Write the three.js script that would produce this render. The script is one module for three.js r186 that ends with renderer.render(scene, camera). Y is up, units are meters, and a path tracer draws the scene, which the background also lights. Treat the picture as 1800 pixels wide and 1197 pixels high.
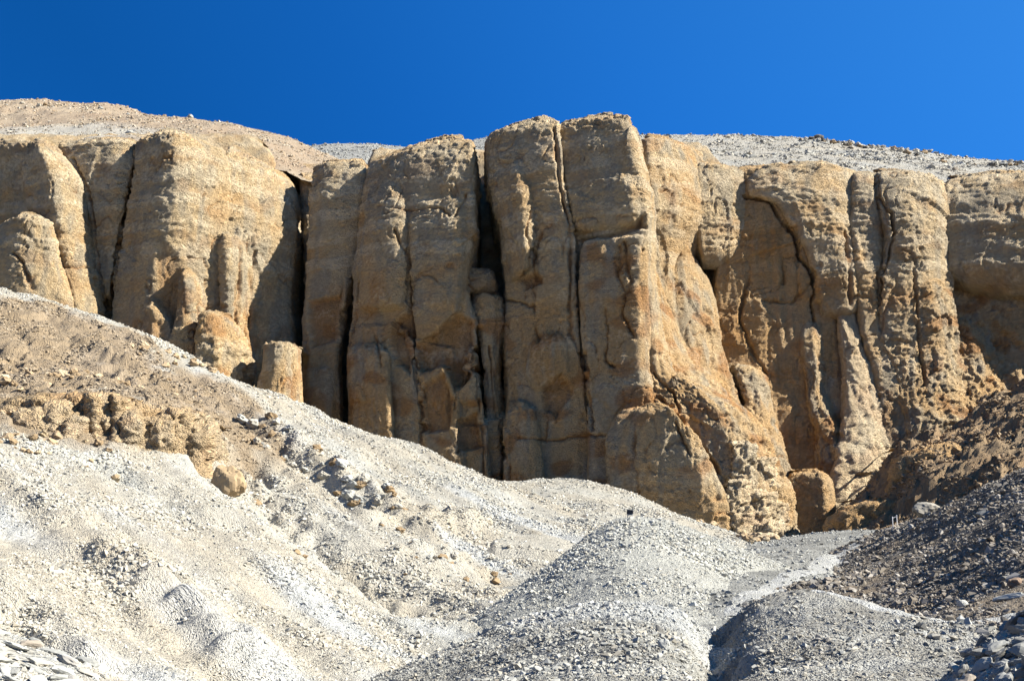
import * as THREE from 'three';
import { ConvexGeometry } from 'three/addons/geometries/ConvexGeometry.js';
import { RoundedBoxGeometry } from 'three/addons/geometries/RoundedBoxGeometry.js';
import { mergeGeometries } from 'three/addons/utils/BufferGeometryUtils.js';

// ------------------------------------------------------------------ camera, sky, sun, exposure
const scene = new THREE.Scene();
const PITCH = THREE.MathUtils.degToRad(11), EYE = 2, FOCAL = 1957, W = 1800, HGT = 1197;
const camera = new THREE.PerspectiveCamera(2 * Math.atan(HGT / 2 / FOCAL) * 180 / Math.PI, W / HGT, 0.1, 3000);
camera.position.set(0, EYE, 0);
camera.lookAt(0, EYE + Math.sin(PITCH), -Math.cos(PITCH));
const renderer = new THREE.WebGLRenderer({ antialias: true });
renderer.toneMapping = THREE.LinearToneMapping;
renderer.toneMappingExposure = 3.0;
renderer.shadowMap.enabled = true;

const SUN = new THREE.Vector3(0.79, 0.60, 0.14).normalize();
const sun = new THREE.DirectionalLight(new THREE.Color(1, 0.94, 0.84), 5);
sun.position.copy(SUN).multiplyScalar(300); sun.target.position.set(0, 15, -100);
sun.position.add(sun.target.position);
sun.castShadow = true; sun.shadow.mapSize.set(4096, 4096);
Object.assign(sun.shadow.camera, { left: -140, right: 140, top: 120, bottom: -120, near: 10, far: 700 });
scene.add(sun, sun.target);

function skyTexture() {
  const w = 512, h = 256, d = new Float32Array(w * h * 4), lin = (x) => Math.pow(Math.max(0, x) / 255, 2.2);
  const stops = [[-1, 16, 84, 160], [-0.15, 21, 90, 170], [0.02, 27, 101, 190], [0.2, 38, 117, 213], [0.45, 54, 136, 233], [1, 110, 180, 245]];
  for (let r = 0; r < h; r++) for (let c = 0; c < w; c++) {
    const up = ((r + 0.5) / h - 0.5) * Math.PI, az = ((c + 0.5) / w - 0.5) * 2 * Math.PI;
    const x = Math.cos(az) * Math.cos(up), y = Math.sin(up), z = Math.sin(az) * Math.cos(up);
    const t = x * SUN.x + y * SUN.y + z * SUN.z;
    let k = 0; while (k < stops.length - 2 && t > stops[k + 1][0]) k++;
    const a = stops[k], b = stops[k + 1], f = Math.min(1, Math.max(0, (t - a[0]) / (b[0] - a[0])));
    const e = Math.max(0, up * 180 / Math.PI), dim = 1 - 0.36 * Math.min(1, Math.max(0, (e - 16) / 26)) + 0.12 * Math.max(0, 1 - e / 18);
    const i = (r * w + c) * 4;
    for (let q = 0; q < 3; q++) d[i + q] = lin(a[q + 1] + (b[q + 1] - a[q + 1]) * f) * dim * 0.36;
    if (up < 0) { d[i] = 0.15; d[i + 1] = 0.135; d[i + 2] = 0.11; }
    d[i + 3] = 1;
  }
  const t = new THREE.DataTexture(d, w, h, THREE.RGBAFormat, THREE.FloatType);
  t.mapping = THREE.EquirectangularReflectionMapping; t.magFilter = THREE.LinearFilter; t.needsUpdate = true;
  return t;
}
scene.background = skyTexture();
scene.environment = scene.background;

// ------------------------------------------------------------------ helpers
let seed = 12345;
const rnd = () => { seed = (seed + 0x6d2b79f5) | 0; let t = Math.imul(seed ^ (seed >>> 15), 1 | seed); t = (t + Math.imul(t ^ (t >>> 7), 61 | t)) ^ t; return ((t ^ (t >>> 14)) >>> 0) / 4294967296; };
const clamp = (x, a = 0, b = 1) => Math.min(b, Math.max(a, x));
const sstep = (a, b, x) => { const t = clamp((x - a) / (b - a)); return t * t * (3 - 2 * t); };
const mix = (a, b, t) => a + (b - a) * t;
const mix3 = (a, b, t) => [mix(a[0], b[0], t), mix(a[1], b[1], t), mix(a[2], b[2], t)];
const PERM = new Uint8Array(512); { const p = [...Array(256).keys()]; for (let i = 255; i > 0; i--) { const j = Math.floor(rnd() * (i + 1)); [p[i], p[j]] = [p[j], p[i]]; } for (let i = 0; i < 512; i++) PERM[i] = p[i & 255]; }
const GR = new Float32Array(256 * 3); for (let i = 0; i < 256; i++) { const a = rnd() * 6.2832, z = rnd() * 2 - 1, r = Math.sqrt(1 - z * z); GR[i * 3] = Math.cos(a) * r; GR[i * 3 + 1] = Math.sin(a) * r; GR[i * 3 + 2] = z; }
function noise(x, y, z) {                                          // gradient noise, about -1 .. 1
  const xi = Math.floor(x), yi = Math.floor(y), zi = Math.floor(z), fx = x - xi, fy = y - yi, fz = z - zi;
  const X = xi & 255, Y = yi & 255, Z = zi & 255;
  const u = fx * fx * fx * (fx * (fx * 6 - 15) + 10), v = fy * fy * fy * (fy * (fy * 6 - 15) + 10), w = fz * fz * fz * (fz * (fz * 6 - 15) + 10);
  const A = PERM[X] + Y, B = PERM[X + 1] + Y;
  const g = (h, a, b, c) => { h *= 3; return GR[h] * a + GR[h + 1] * b + GR[h + 2] * c; };
  const a0 = PERM[A & 511] + Z, a1 = PERM[(A + 1) & 511] + Z, b0 = PERM[B & 511] + Z, b1 = PERM[(B + 1) & 511] + Z;
  const n000 = g(PERM[a0 & 511], fx, fy, fz), n100 = g(PERM[b0 & 511], fx - 1, fy, fz), n010 = g(PERM[a1 & 511], fx, fy - 1, fz), n110 = g(PERM[b1 & 511], fx - 1, fy - 1, fz);
  const n001 = g(PERM[(a0 + 1) & 511], fx, fy, fz - 1), n101 = g(PERM[(b0 + 1) & 511], fx - 1, fy, fz - 1), n011 = g(PERM[(a1 + 1) & 511], fx, fy - 1, fz - 1), n111 = g(PERM[(b1 + 1) & 511], fx - 1, fy - 1, fz - 1);
  const p = mix(mix(n000, n100, u), mix(n010, n110, u), v), q = mix(mix(n001, n101, u), mix(n011, n111, u), v);
  return mix(p, q, w) * 1.5;
}
const hash3 = (x, y, z, k) => PERM[(PERM[(PERM[(x + k) & 255] + y) & 255] + z) & 255] / 255;
function cells(x, y, z) {                                          // nearest cell: [distance to its border, its own number]
  const xi = Math.floor(x), yi = Math.floor(y), zi = Math.floor(z); let d1 = 9, d2 = 9, id = 0;
  for (let i = -1; i <= 1; i++) for (let j = -1; j <= 1; j++) for (let k = -1; k <= 1; k++) {
    const cx = xi + i, cy = yi + j, cz = zi + k;
    const dx = cx + hash3(cx, cy, cz, 1) - x, dy = cy + hash3(cx, cy, cz, 57) - y, dz = cz + hash3(cx, cy, cz, 113) - z, d = Math.sqrt(dx * dx + dy * dy + dz * dz);
    if (d < d1) { d2 = d1; d1 = d; id = hash3(cx, cy, cz, 201); } else if (d < d2) d2 = d;
  }
  return [d2 - d1, id];
}
function facet(x, y, z) {                                          // broken stone: tilted flat faces, one to a cell, about -0.7 .. 0.7
  const xi = Math.floor(x), yi = Math.floor(y), zi = Math.floor(z); let d1 = 9, bx = 0, by = 0, bz = 0, ox = 0, oy = 0, oz = 0;
  for (let i = -1; i <= 1; i++) for (let j = -1; j <= 1; j++) for (let k = -1; k <= 1; k++) {
    const cx = xi + i, cy = yi + j, cz = zi + k, h = PERM[(PERM[(PERM[cx & 255] + cy) & 255] + cz) & 255];
    const dx = x - cx - h / 255, dy = y - cy - PERM[h + 31] / 255, dz = z - cz - PERM[h + 87] / 255, d = dx * dx + dy * dy + dz * dz;
    if (d < d1) { d1 = d; bx = PERM[h + 3]; by = PERM[h + 11]; bz = PERM[h + 19]; ox = dx; oy = dy; oz = dz; }
  }
  return (PERM[bx + 7] / 255 - 0.5) * 0.8 + (bx / 255 - 0.5) * ox * 1.2 + (by / 255 - 0.5) * oy * 1.2 + (bz / 255 - 0.5) * oz * 1.2;
}
// a sight line of the survey: where the photograph's point (px, py) stands if it lies `dist` metres north of the viewpoint
function at(px, py, dist) {
  const u = (px - W / 2) / FOCAL, v = (HGT / 2 - py) / FOCAL, dy = v * Math.cos(PITCH) + Math.sin(PITCH), dz = Math.cos(PITCH) - v * Math.sin(PITCH), s = dist / dz;
  return [u * s, EYE + dy * s, -dist];
}
const taken = new Map();
function numbered(name) { const n = taken.get(name) ?? 0; taken.set(name, n + 1); return n ? name + '_' + String(n).padStart(3, '0') : name; }
function tag(o, label, category, group, kind) { if (label) o.userData.label = label; if (category) o.userData.category = category; if (group) o.userData.group = group; if (kind) o.userData.kind = kind; return o; }
function mesh(name, geo, mat, parent) { const m = new THREE.Mesh(geo, mat); m.name = parent === scene ? numbered(name) : name; m.castShadow = m.receiveShadow = true; parent.add(m); return m; }

// smooth surface height through surveyed points: thin-plate spline
function spline(points, soft = 0.0015) {
  const n = points.length, N = n + 3, A = Array.from({ length: N }, () => new Float64Array(N + 1)), span = (k) => Math.max(...points.map((p) => p[k])) - Math.min(...points.map((p) => p[k])), S = 2 / Math.max(span(0), span(2));
  const U = (r2) => r2 < 1e-12 ? 0 : 0.5 * r2 * Math.log(r2);
  const p = points.map(([x, y, z]) => [x * S, z * S, y]);
  for (let i = 0; i < n; i++) {
    for (let j = 0; j < n; j++) A[i][j] = U((p[i][0] - p[j][0]) ** 2 + (p[i][1] - p[j][1]) ** 2);
    A[i][i] += soft; A[i][n] = A[n][i] = 1; A[i][n + 1] = A[n + 1][i] = p[i][0]; A[i][n + 2] = A[n + 2][i] = p[i][1]; A[i][N] = p[i][2];
  }
  for (let c = 0; c < N; c++) {
    let b = c; for (let r = c + 1; r < N; r++) if (Math.abs(A[r][c]) > Math.abs(A[b][c])) b = r;
    [A[c], A[b]] = [A[b], A[c]];
    for (let r = c + 1; r < N; r++) { const f = A[r][c] / A[c][c]; if (f) for (let k = c; k <= N; k++) A[r][k] -= f * A[c][k]; }
  }
  const w = new Float64Array(N);
  for (let r = N - 1; r >= 0; r--) { let s = A[r][N]; for (let k = r + 1; k < N; k++) s -= A[r][k] * w[k]; w[r] = s / A[r][r]; }
  return (x, z) => { x *= S; z *= S; let s = w[n] + w[n + 1] * x + w[n + 2] * z; for (let i = 0; i < n; i++) s += w[i] * U((x - p[i][0]) ** 2 + (z - p[i][1]) ** 2); return s; };
}
function pchip(xs, ys) {                                           // monotone curve through rising xs
  const n = xs.length, d = [], m = [];
  for (let i = 0; i < n - 1; i++) d.push((ys[i + 1] - ys[i]) / (xs[i + 1] - xs[i]));
  for (let i = 0; i < n; i++) m.push(i === 0 ? d[0] : i === n - 1 ? d[n - 2] : d[i - 1] * d[i] <= 0 ? 0 : 2 * d[i - 1] * d[i] / (d[i - 1] + d[i]));
  return (x) => {
    let i = 0; while (i < n - 2 && x > xs[i + 1]) i++;
    const h = xs[i + 1] - xs[i], t = clamp((x - xs[i]) / h), t2 = t * t, t3 = t2 * t;
    return (2 * t3 - 3 * t2 + 1) * ys[i] + (t3 - 2 * t2 + t) * h * m[i] + (3 * t2 - 2 * t3) * ys[i + 1] + (t3 - t2) * h * m[i + 1];
  };
}

// ------------------------------------------------------------------ materials
function heightTexture(size, f) {
  const d = new Uint8Array(size * size * 4);
  for (let y = 0; y < size; y++) for (let x = 0; x < size; x++) { const v = clamp(f(x / size, y / size)) * 255, i = (y * size + x) * 4; d[i] = d[i + 1] = d[i + 2] = v; d[i + 3] = 255; }
  const t = new THREE.DataTexture(d, size, size); t.wrapS = t.wrapT = THREE.RepeatWrapping; t.magFilter = THREE.LinearFilter; t.needsUpdate = true; return t;
}
const ring = (u, v, s, k, q = 0) => {                               // noise that closes on itself over the unit square
  const a = u * 6.2832, b = v * 6.2832, r = s / 6.2832;
  return noise(Math.cos(a) * r + 31 * k, Math.sin(a) * r + Math.cos(b) * r * 1.31 + q, Math.sin(b) * r + 7.3 * k);
};
const chips = (u, v, n, m, k) => {                                   // flat tilted chips that close over the unit square
  const x = u * n, y = v * m, xi = Math.floor(x), yi = Math.floor(y); let d1 = 9, r = 0;
  for (let i = -1; i <= 1; i++) for (let j = -1; j <= 1; j++) {
    const h = PERM[(PERM[(((xi + i) % n) + n) % n & 255] + ((((yi + j) % m) + m) % m) + k * 37) & 255], dx = x - xi - i - h / 255, dy = y - yi - j - PERM[h + 31] / 255, d = dx * dx + dy * dy;
    if (d < d1) { d1 = d; r = (PERM[h + 5] / 255 - 0.5) * 0.9 + (PERM[h + 9] / 255 - 0.5) * dx + (PERM[h + 15] / 255 - 0.5) * dy; }
  }
  return r;
};
const rockBump = heightTexture(1024, (u, v) => { const a = 0.02 * ring(u, v, 60, 2), b = 0.02 * ring(u, v, 60, 9); return 0.5 + 0.12 * chips(u + a, v + b, 26, 60, 1) + 0.22 * chips(u + b, v + a, 60, 110, 2) + 0.2 * chips(u, v, 120, 180, 3) + 0.08 * ring(u, v, 300, 4); });
const gravelBump = heightTexture(1024, (u, v) => 0.5 + 0.18 * ring(u, v, 60, 5) + 0.18 * ring(u, v, 150, 6) + 0.16 * ring(u, v, 320, 7));
const rockMat = new THREE.MeshStandardMaterial({ name: 'limestone', vertexColors: true, roughness: 0.95, bumpMap: rockBump, bumpScale: 0.9 });
const screeMat = new THREE.MeshStandardMaterial({ name: 'scree', vertexColors: true, roughness: 0.97, bumpMap: gravelBump, bumpScale: 0.3 });
const stoneMat = new THREE.MeshStandardMaterial({ name: 'stone', color: new THREE.Color(1, 1, 1), roughness: 0.95, flatShading: true });
const solid = (r, g, b, rough = 0.95) => new THREE.MeshStandardMaterial({ name: 'stone', color: new THREE.Color().setRGB(r, g, b), roughness: rough, flatShading: true });

// ------------------------------------------------------------------ cliff
const SPACING = 0.172;
const CRACKS = [], HOLLOWS = [];                                    // carved joints and broken-out hollows, in metres on the cliff face
const onFace = (pts, z) => pts.map(([x, y]) => at(x, y, z));
const crack = (z, width, depth, ...pts) => {                         // a joint: broken into short uneven runs
  const p = onFace(pts, z), q = [p[0]];
  for (let i = 1; i < p.length; i++) { const n = Math.max(1, Math.round(Math.hypot(p[i][0] - p[i - 1][0], p[i][1] - p[i - 1][1]) / 0.55)); for (let k = 1; k <= n; k++) { const f = k / n, j = k < n ? 0.3 : 0.1; q.push([mix(p[i - 1][0], p[i][0], f) + (rnd() - 0.5) * j, mix(p[i - 1][1], p[i][1], f) + (rnd() - 0.5) * j]); } }
  CRACKS.push({ p: q, w: width, d: depth, z });
};
const hollow = (z, depth, soft, ...pts) => HOLLOWS.push({ p: onFace(pts, z), d: depth, s: soft, z });
function lineDist(p, x, y) {
  let best = 1e9;
  for (let i = 0; i < p.length - 1; i++) {
    const ax = p[i][0], ay = p[i][1], bx = p[i + 1][0] - ax, by = p[i + 1][1] - ay, t = clamp(((x - ax) * bx + (y - ay) * by) / (bx * bx + by * by));
    best = Math.min(best, (x - ax - bx * t) ** 2 + (y - ay - by * t) ** 2);
  }
  return Math.sqrt(best);
}
function insideDist(p, x, y) {                                      // positive inside the outline
  let inside = false;
  for (let i = 0, j = p.length - 1; i < p.length; j = i++) if ((p[i][1] > y) !== (p[j][1] > y) && x < (p[j][0] - p[i][0]) * (y - p[i][1]) / (p[j][1] - p[i][1]) + p[i][0]) inside = !inside;
  const d = lineDist([...p, p[0]], x, y);
  return inside ? d : -d;
}
const box = (p, m) => [Math.min(...p.map((q) => q[0])) - m, Math.max(...p.map((q) => q[0])) + m, Math.min(...p.map((q) => q[1])) - m, Math.max(...p.map((q) => q[1])) + m];
const TAN = [0.445, 0.333, 0.186], OCHRE = [0.42, 0.25, 0.093], GREY = [0.30, 0.258, 0.182], RUST = [0.30, 0.13, 0.03], CREAM = [0.55, 0.46, 0.31];
const DEFAULT = { D: [5, 6], sec: [[-1, 1.2], [-0.55, 0.1], [0, 0], [0.6, 0.4], [1, 1.8]], r: [0.7, 0.9], soft: 0.26, cap: 3, foot: 0, yaw: 0, lump: 1, strata: 1, flute: 1, block: 0, flat: false, fine: 1 };
function buttress(name, rows, opt, parent, label) {
  const o = { ...DEFAULT, ...opt };
  const R = rows.map(([py, xl, xr, Z]) => { const c = at((xl + xr) / 2, py, Z); return [c[1], at(xl - (o.wide ?? 5), py, Z + o.sec[0][1] + 0.5)[0], at(xr + (o.wide ?? 5), py, Z + o.sec[o.sec.length - 1][1] + 0.5)[0], Z]; }).reverse();
  const ys = R.map((r) => r[0]), L = pchip(ys, R.map((r) => r[1])), Rr = pchip(ys, R.map((r) => r[2])), ZF = pchip(ys, R.map((r) => r[3]));
  const y0 = ys[0], y1 = ys[ys.length - 1], sp = SPACING * (o.step ?? 1);
  // rows from the foot up: [height, how far the face stands back]
  const V = [];
  if (o.foot) for (let i = 0; i < Math.ceil(o.foot * 1.57 / sp); i++) { const a = (1 - i / Math.ceil(o.foot * 1.57 / sp)) * Math.PI / 2; V.push([y0 + o.foot * (1 - Math.sin(a)), o.foot * 1.4 * (1 - Math.cos(a))]); }
  const zTop = R[R.length - 1][3], lean = (o.flat ? 0.5 : 1.1) * (y1 - EYE) / zTop, rise = o.cap * (1 + lean - Math.sqrt(1 + lean * lean)), b0 = y0 + o.foot, b1 = y1 + rise - o.cap, nb = Math.max(2, Math.ceil((b1 - b0) / sp));
  for (let i = 0; i <= nb; i++) V.push([b0 + (b1 - b0) * i / nb, 0]);
  const nc = Math.ceil(o.cap * 1.57 / sp);
  for (let i = 1; i <= nc; i++) { const a = i / nc * Math.PI / 2; V.push([b1 + o.cap * Math.sin(a), o.cap * (o.flat ? 0.5 : 1.1) * (1 - Math.cos(a))]); }
  for (let i = 1; i <= 8; i++) V.push([y1 + rise + i * 0.05, o.cap * (o.flat ? 0.5 : 1.1) + i * (o.back ?? 1.6)]);
  // the plan of the face: flat facets between given points, rounded corners, then the sides running back into the cliff
  const ym = (y0 + y1) / 2, hw = Math.max(0.5, (Rr(ym) - L(ym)) / 2), sec = o.sec, plan = [], ra = Math.min(o.r[0], hw * 0.6), rb = Math.min(o.r[1], hw * 0.6);
  const zRaw = (t) => { let k = 0; while (k < sec.length - 2 && t > sec[k + 1][0]) k++; const f = clamp((t - sec[k][0]) / (sec[k + 1][0] - sec[k][0])); return mix(sec[k][1], sec[k + 1][1], f); };
  const zAt = (t) => { let z = 0; for (let i = -3; i <= 3; i++) z += zRaw(clamp(t + i / 3 * o.soft, -1, 1)); return z / 7; };
  for (let i = 0; i < 6; i++) plan.push([-1, zAt(-1) + ra + (o.D[0] - ra) * (1 - i / 6)]);
  for (let i = 0; i <= 8; i++) { const a = i / 8 * Math.PI / 2, t = -1 + ra * (1 - Math.cos(a)) / hw; plan.push([t, zAt(t) + ra * (1 - Math.sin(a))]); }
  for (let i = 1; i < 40; i++) { const t = -1 + ra / hw + (2 - (ra + rb) / hw) * i / 40; plan.push([t, zAt(t)]); }
  for (let i = 0; i <= 8; i++) { const a = (1 - i / 8) * Math.PI / 2, t = 1 - rb * (1 - Math.cos(a)) / hw; plan.push([t, zAt(t) + rb * (1 - Math.sin(a))]); }
  for (let i = 1; i <= 6; i++) plan.push([1, zAt(1) + rb + (o.D[1] - rb) * i / 6]);
  const acc = [0]; for (let i = 1; i < plan.length; i++) acc.push(acc[i - 1] + (i <= 6 || i > plan.length - 7 ? 0.45 : 1) * Math.hypot((plan[i][0] - plan[i - 1][0]) * hw, plan[i][1] - plan[i - 1][1]));
  const NT = plan.length - 1, nu = Math.max(12, Math.ceil(acc[NT] / sp)), C = []; let k = 0;
  for (let i = 0; i <= nu; i++) { const want = acc[NT] * i / nu; while (k < NT - 1 && acc[k + 1] < want) k++; const f = clamp((want - acc[k]) / Math.max(1e-6, acc[k + 1] - acc[k])); C.push([mix(plan[k][0], plan[k + 1][0], f), mix(plan[k][1], plan[k + 1][1], f)]); }
  const nv = V.length, cols = nu + 1, P = new Float32Array(cols * nv * 3), uv = new Float32Array(cols * nv * 2);
  for (let j = 0; j < nv; j++) {
    const [y, back] = V[j], l = L(clamp(y, y0, y1)), r = Rr(clamp(y, y0, y1)), zf = ZF(clamp(y, y0, y1));
    for (let i = 0; i < cols; i++) {
      const q = (j * cols + i) * 3, [sx, dz] = C[i];
      P[q] = (l + r) / 2 + (r - l) / 2 * sx; P[q + 1] = y; P[q + 2] = -(zf + back + dz + o.yaw * sx);
      uv[(j * cols + i) * 2] = acc[NT] * i / nu / 14; uv[(j * cols + i) * 2 + 1] = (j * sp) / 14;
    }
  }
  const idx = new Uint32Array(nu * (nv - 1) * 6); let w = 0;
  for (let j = 0; j < nv - 1; j++) for (let i = 0; i < nu; i++) { const a = j * cols + i, b = a + 1, c = a + cols, d = c + 1; idx[w++] = a; idx[w++] = b; idx[w++] = d; idx[w++] = a; idx[w++] = d; idx[w++] = c; }
  const g = new THREE.BufferGeometry();
  g.setAttribute('position', new THREE.BufferAttribute(P, 3)); g.setAttribute('uv', new THREE.BufferAttribute(uv, 2)); g.setIndex(new THREE.BufferAttribute(idx, 1));
  g.computeVertexNormals();
  const Nn = g.attributes.normal.array, col = new Float32Array(cols * nv * 3);
  const bb = [Math.min(...R.map((r) => r[1])), Math.max(...R.map((r) => r[2])), y0, y1];
  const zMid = R.reduce((s, r) => s + r[3], 0) / R.length;
  const near = (list) => list.filter((c) => { c.b ??= box(c.p, 2.5); return Math.abs(c.z - zMid) < 9 && c.b[0] < bb[1] && c.b[1] > bb[0] && c.b[2] < bb[3] && c.b[3] > bb[2]; });
  const cr = o.plain ? [] : near(CRACKS), ho = o.plain ? [] : near(HOLLOWS);
  for (let q = 0, n = cols * nv; q < n; q++) {
    const x = P[q * 3], y = P[q * 3 + 1], z = P[q * 3 + 2];
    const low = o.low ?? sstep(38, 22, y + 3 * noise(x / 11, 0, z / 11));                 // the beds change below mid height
    const w1 = noise(x / 9, y / 9, z / 9), w2 = noise(x / 3.2 + 9, y / 4.5, z / 3.2), f1 = noise(x / 0.9, y / 0.7, z / 0.9), f2 = noise(x / 0.42 + 5, y / 0.33, z / 0.42);
    const yb = y + 0.8 * noise(x / 16, 0.5, z / 16) + 0.16 * f1, i1 = yb / 0.52, i2 = yb / 1.7 + 0.3 * w2, step1 = (t) => { const n = Math.floor(t), f = t - n, a = PERM[n & 255] / 255, b = PERM[(n + 1) & 255] / 255; return mix(a, b, sstep(0.75, 1, f)) - 0.5; };
    const bed = step1(i1) * (0.35 + 0.9 * sstep(-0.3, 0.4, noise(x / 2.2, y / 1.5, z / 2.2 + 11))), bed2 = step1(i2 + 60) * (0.4 + 0.8 * sstep(-0.3, 0.4, noise(x / 5, y / 3, z / 5 + 31)));
    const rough = 0.2 + 0.95 * sstep(-0.35, 0.45, noise(x / 7, y / 5, z / 7 + 90) + (1 - low) * 0.3) + 1.3 * sstep(b1 - 1, b1 + o.cap * 0.6, y);
    const fl = noise(x / 1.5 + 3, y / 15 + w1, z / 1.5), fl2 = noise(x / 0.6 + 3, y / 6 + w2, z / 0.6);
    const f0 = facet(x / 7.5 + 0.3 * w1, y / 10, z / 7.5), fa = facet(x / 3.4 + 0.35 * w2, y / 3.6 + 0.4 * w1, z / 3.4), fb = facet(x / 1.7 + 0.3 * f1, y / 0.8 + 0.5 * w2, z / 1.7), fc = facet(x / 0.75 + 0.2 * f2, y / 0.32 + 0.3 * w2, z / 0.75);
    let d = o.lump * (0.32 * w1 + 0.12 * w2 + 0.42 * f0 + 0.16 * fa) + o.fine * rough * (0.15 * fb + mix(0.12, 0.09, low) * fc);
    d += o.strata * (1 - 0.6 * low) * (0.11 * bed + 0.13 * bed2);
    d += o.flute * low * (0.24 * (Math.abs(fl) * 2 - 0.6) + 0.08 * fl2);
    d += o.fine * rough * (mix(0.06, 0.05, low) * f1 + mix(0.08, 0.05, low) * f2);
    const jn = noise(x / 6 + 1.5 * w2, y / 13 + 70, z / 6), j2 = noise(x / 4 + 17, y / 3 + w1 * 2, z / 4);
    let deep = 0;
    const j1 = Math.abs(jn); if (j1 < 0.03) deep = (1 - j1 / 0.03) * 0.35 * sstep(-0.1, 0.4, w2 + 0.2);
    const j3 = Math.abs(j2); if (j3 < 0.025) deep = Math.max(deep, (1 - j3 / 0.025) * 0.2 * low);
    if (o.block) {
      const [edge, id] = cells(x / 1.5 + 0.3 * f1, y / 1.1 + 0.3 * w2, z / 1.5), [e2, id2] = cells(x / 0.6, y / 0.5, z / 0.6), m = o.block * sstep(-0.2, 0.2, (o.blockTop ?? 30) / 8 - y / 8 + 0.5 * w1);
      d += m * ((id - 0.5) * 0.75 + (id2 - 0.5) * 0.32) - m * 0.28 * sstep(0.1, 0, edge);
      deep = Math.max(deep, m * 0.08 * sstep(0.1, 0, e2));
    }
    for (const c of cr) if (x > c.b[0] && x < c.b[1] && y > c.b[2] && y < c.b[3]) {
      const t = lineDist(c.p, x, y) / Math.max(0.14, c.w * (0.7 + 0.9 * w2));
      if (t < 1) deep = Math.max(deep, 1.2 * c.d * (1 - t * t * t) * clamp(0.75 + 1.2 * noise(x / 3, y / 3, 44), 0.15));
    }
    let pit = 0;
    for (const c of ho) if (x > c.b[0] && x < c.b[1] && y > c.b[2] && y < c.b[3]) {
      const t = insideDist(c.p, x + 0.5 * w2 + 0.15 * f1, y + 0.4 * w1 + 0.2 * f1);
      if (t > 0) pit = Math.max(pit, c.d * sstep(0, c.s, t));
    }
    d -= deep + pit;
    P[q * 3] += Nn[q * 3] * d; P[q * 3 + 1] += Nn[q * 3 + 1] * d * 0.6; P[q * 3 + 2] += Nn[q * 3 + 2] * d;
    // colour of the stone itself: beds, iron stain, weathered grey
    const ca = noise(x / 7 + 50, y / 5, z / 7), cb = noise(x / 2.3 + 20, y / 1.7, z / 2.3), cc = noise(x / 1.2, y / 9 + 3, z / 1.2 + 8), cd = noise(x / 0.35, y / 0.3, z / 0.35);
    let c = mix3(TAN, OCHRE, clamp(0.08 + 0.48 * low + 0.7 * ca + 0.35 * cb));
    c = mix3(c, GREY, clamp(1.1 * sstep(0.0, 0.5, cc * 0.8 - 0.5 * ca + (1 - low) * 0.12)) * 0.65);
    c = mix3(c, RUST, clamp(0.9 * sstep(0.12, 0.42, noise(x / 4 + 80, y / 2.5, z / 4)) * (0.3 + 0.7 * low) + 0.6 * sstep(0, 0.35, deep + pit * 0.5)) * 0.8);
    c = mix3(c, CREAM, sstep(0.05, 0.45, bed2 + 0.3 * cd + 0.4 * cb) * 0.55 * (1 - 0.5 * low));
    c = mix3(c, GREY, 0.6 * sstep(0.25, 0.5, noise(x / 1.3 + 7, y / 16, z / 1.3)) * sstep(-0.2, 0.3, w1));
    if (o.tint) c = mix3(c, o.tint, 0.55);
    const s = 1 + 0.26 * cd + 0.10 * cb + 0.35 * (fc > 0.3 ? fc - 0.3 : 0);
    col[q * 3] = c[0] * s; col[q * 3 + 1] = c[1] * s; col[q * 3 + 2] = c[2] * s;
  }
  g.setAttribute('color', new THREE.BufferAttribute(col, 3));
  g.computeVertexNormals();
  const m = mesh(name, g, rockMat, parent);
  if (label) m.userData.label = label;
  return m;
}

// joints drawn on the face (photograph points, distance)
crack(143, 0.35, 1.2, [235, 240], [234, 300], [224, 355], [210, 430], [200, 500], [192, 560]);
crack(140, 0.3, 1.0, [104, 258], [134, 312], [151, 400], [165, 500], [174, 560]);
crack(139, 0.3, 0.9, [716, 430], [717, 500], [716, 560], [722, 600], [728, 650], [738, 700], [740, 770], [742, 820]);
crack(140, 0.22, 0.6, [692, 400], [704, 430], [716, 450]);
crack(139, 0.2, 0.5, [800, 720], [803, 690], [812, 665], [810, 650]);
crack(139, 0.2, 0.45, [660, 350], [720, 362], [770, 360], [790, 380]);
crack(139, 0.25, 0.7, [620, 480], [612, 540], [603, 590]);
crack(137, 0.25, 0.8, [1003, 440], [1003, 500], [1001, 540], [1003, 590], [1025, 625], [1030, 660], [1035, 720], [1040, 760]);
crack(137, 0.2, 0.5, [935, 530], [940, 560], [945, 600]);
crack(137, 0.2, 0.5, [880, 510], [915, 525], [935, 535]);
crack(137, 0.22, 0.6, [1062, 550], [1066, 600], [1062, 640], [1075, 650]);
crack(137, 0.18, 0.4, [960, 680], [962, 730], [958, 770]);
crack(137, 0.3, 0.7, [860, 600], [868, 660], [876, 720], [885, 780], [895, 840]);
crack(137, 0.25, 0.7, [840, 600], [842, 700], [850, 780], [850, 840]);
crack(136, 0.2, 0.5, [935, 360], [925, 410], [940, 440]);
crack(136, 0.25, 0.6, [960, 385], [945, 420], [935, 450], [937, 480]);
crack(137, 0.25, 0.5, [910, 770], [960, 775], [1020, 768], [1060, 770]);
crack(136, 0.25, 0.7, [1095, 430], [1100, 480], [1108, 500], [1100, 520]);
crack(150, 0.35, 0.8, [1318, 480], [1305, 530], [1300, 560], [1320, 620], [1345, 660]);
crack(150, 0.2, 0.5, [1375, 465], [1377, 500]);
crack(147.5, 0.36, 1.8, [1316, 334], [1345, 342], [1363, 346], [1372, 368], [1400, 402], [1410, 428], [1413, 445], [1436, 482], [1438, 505], [1432, 530], [1438, 560]);
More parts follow.
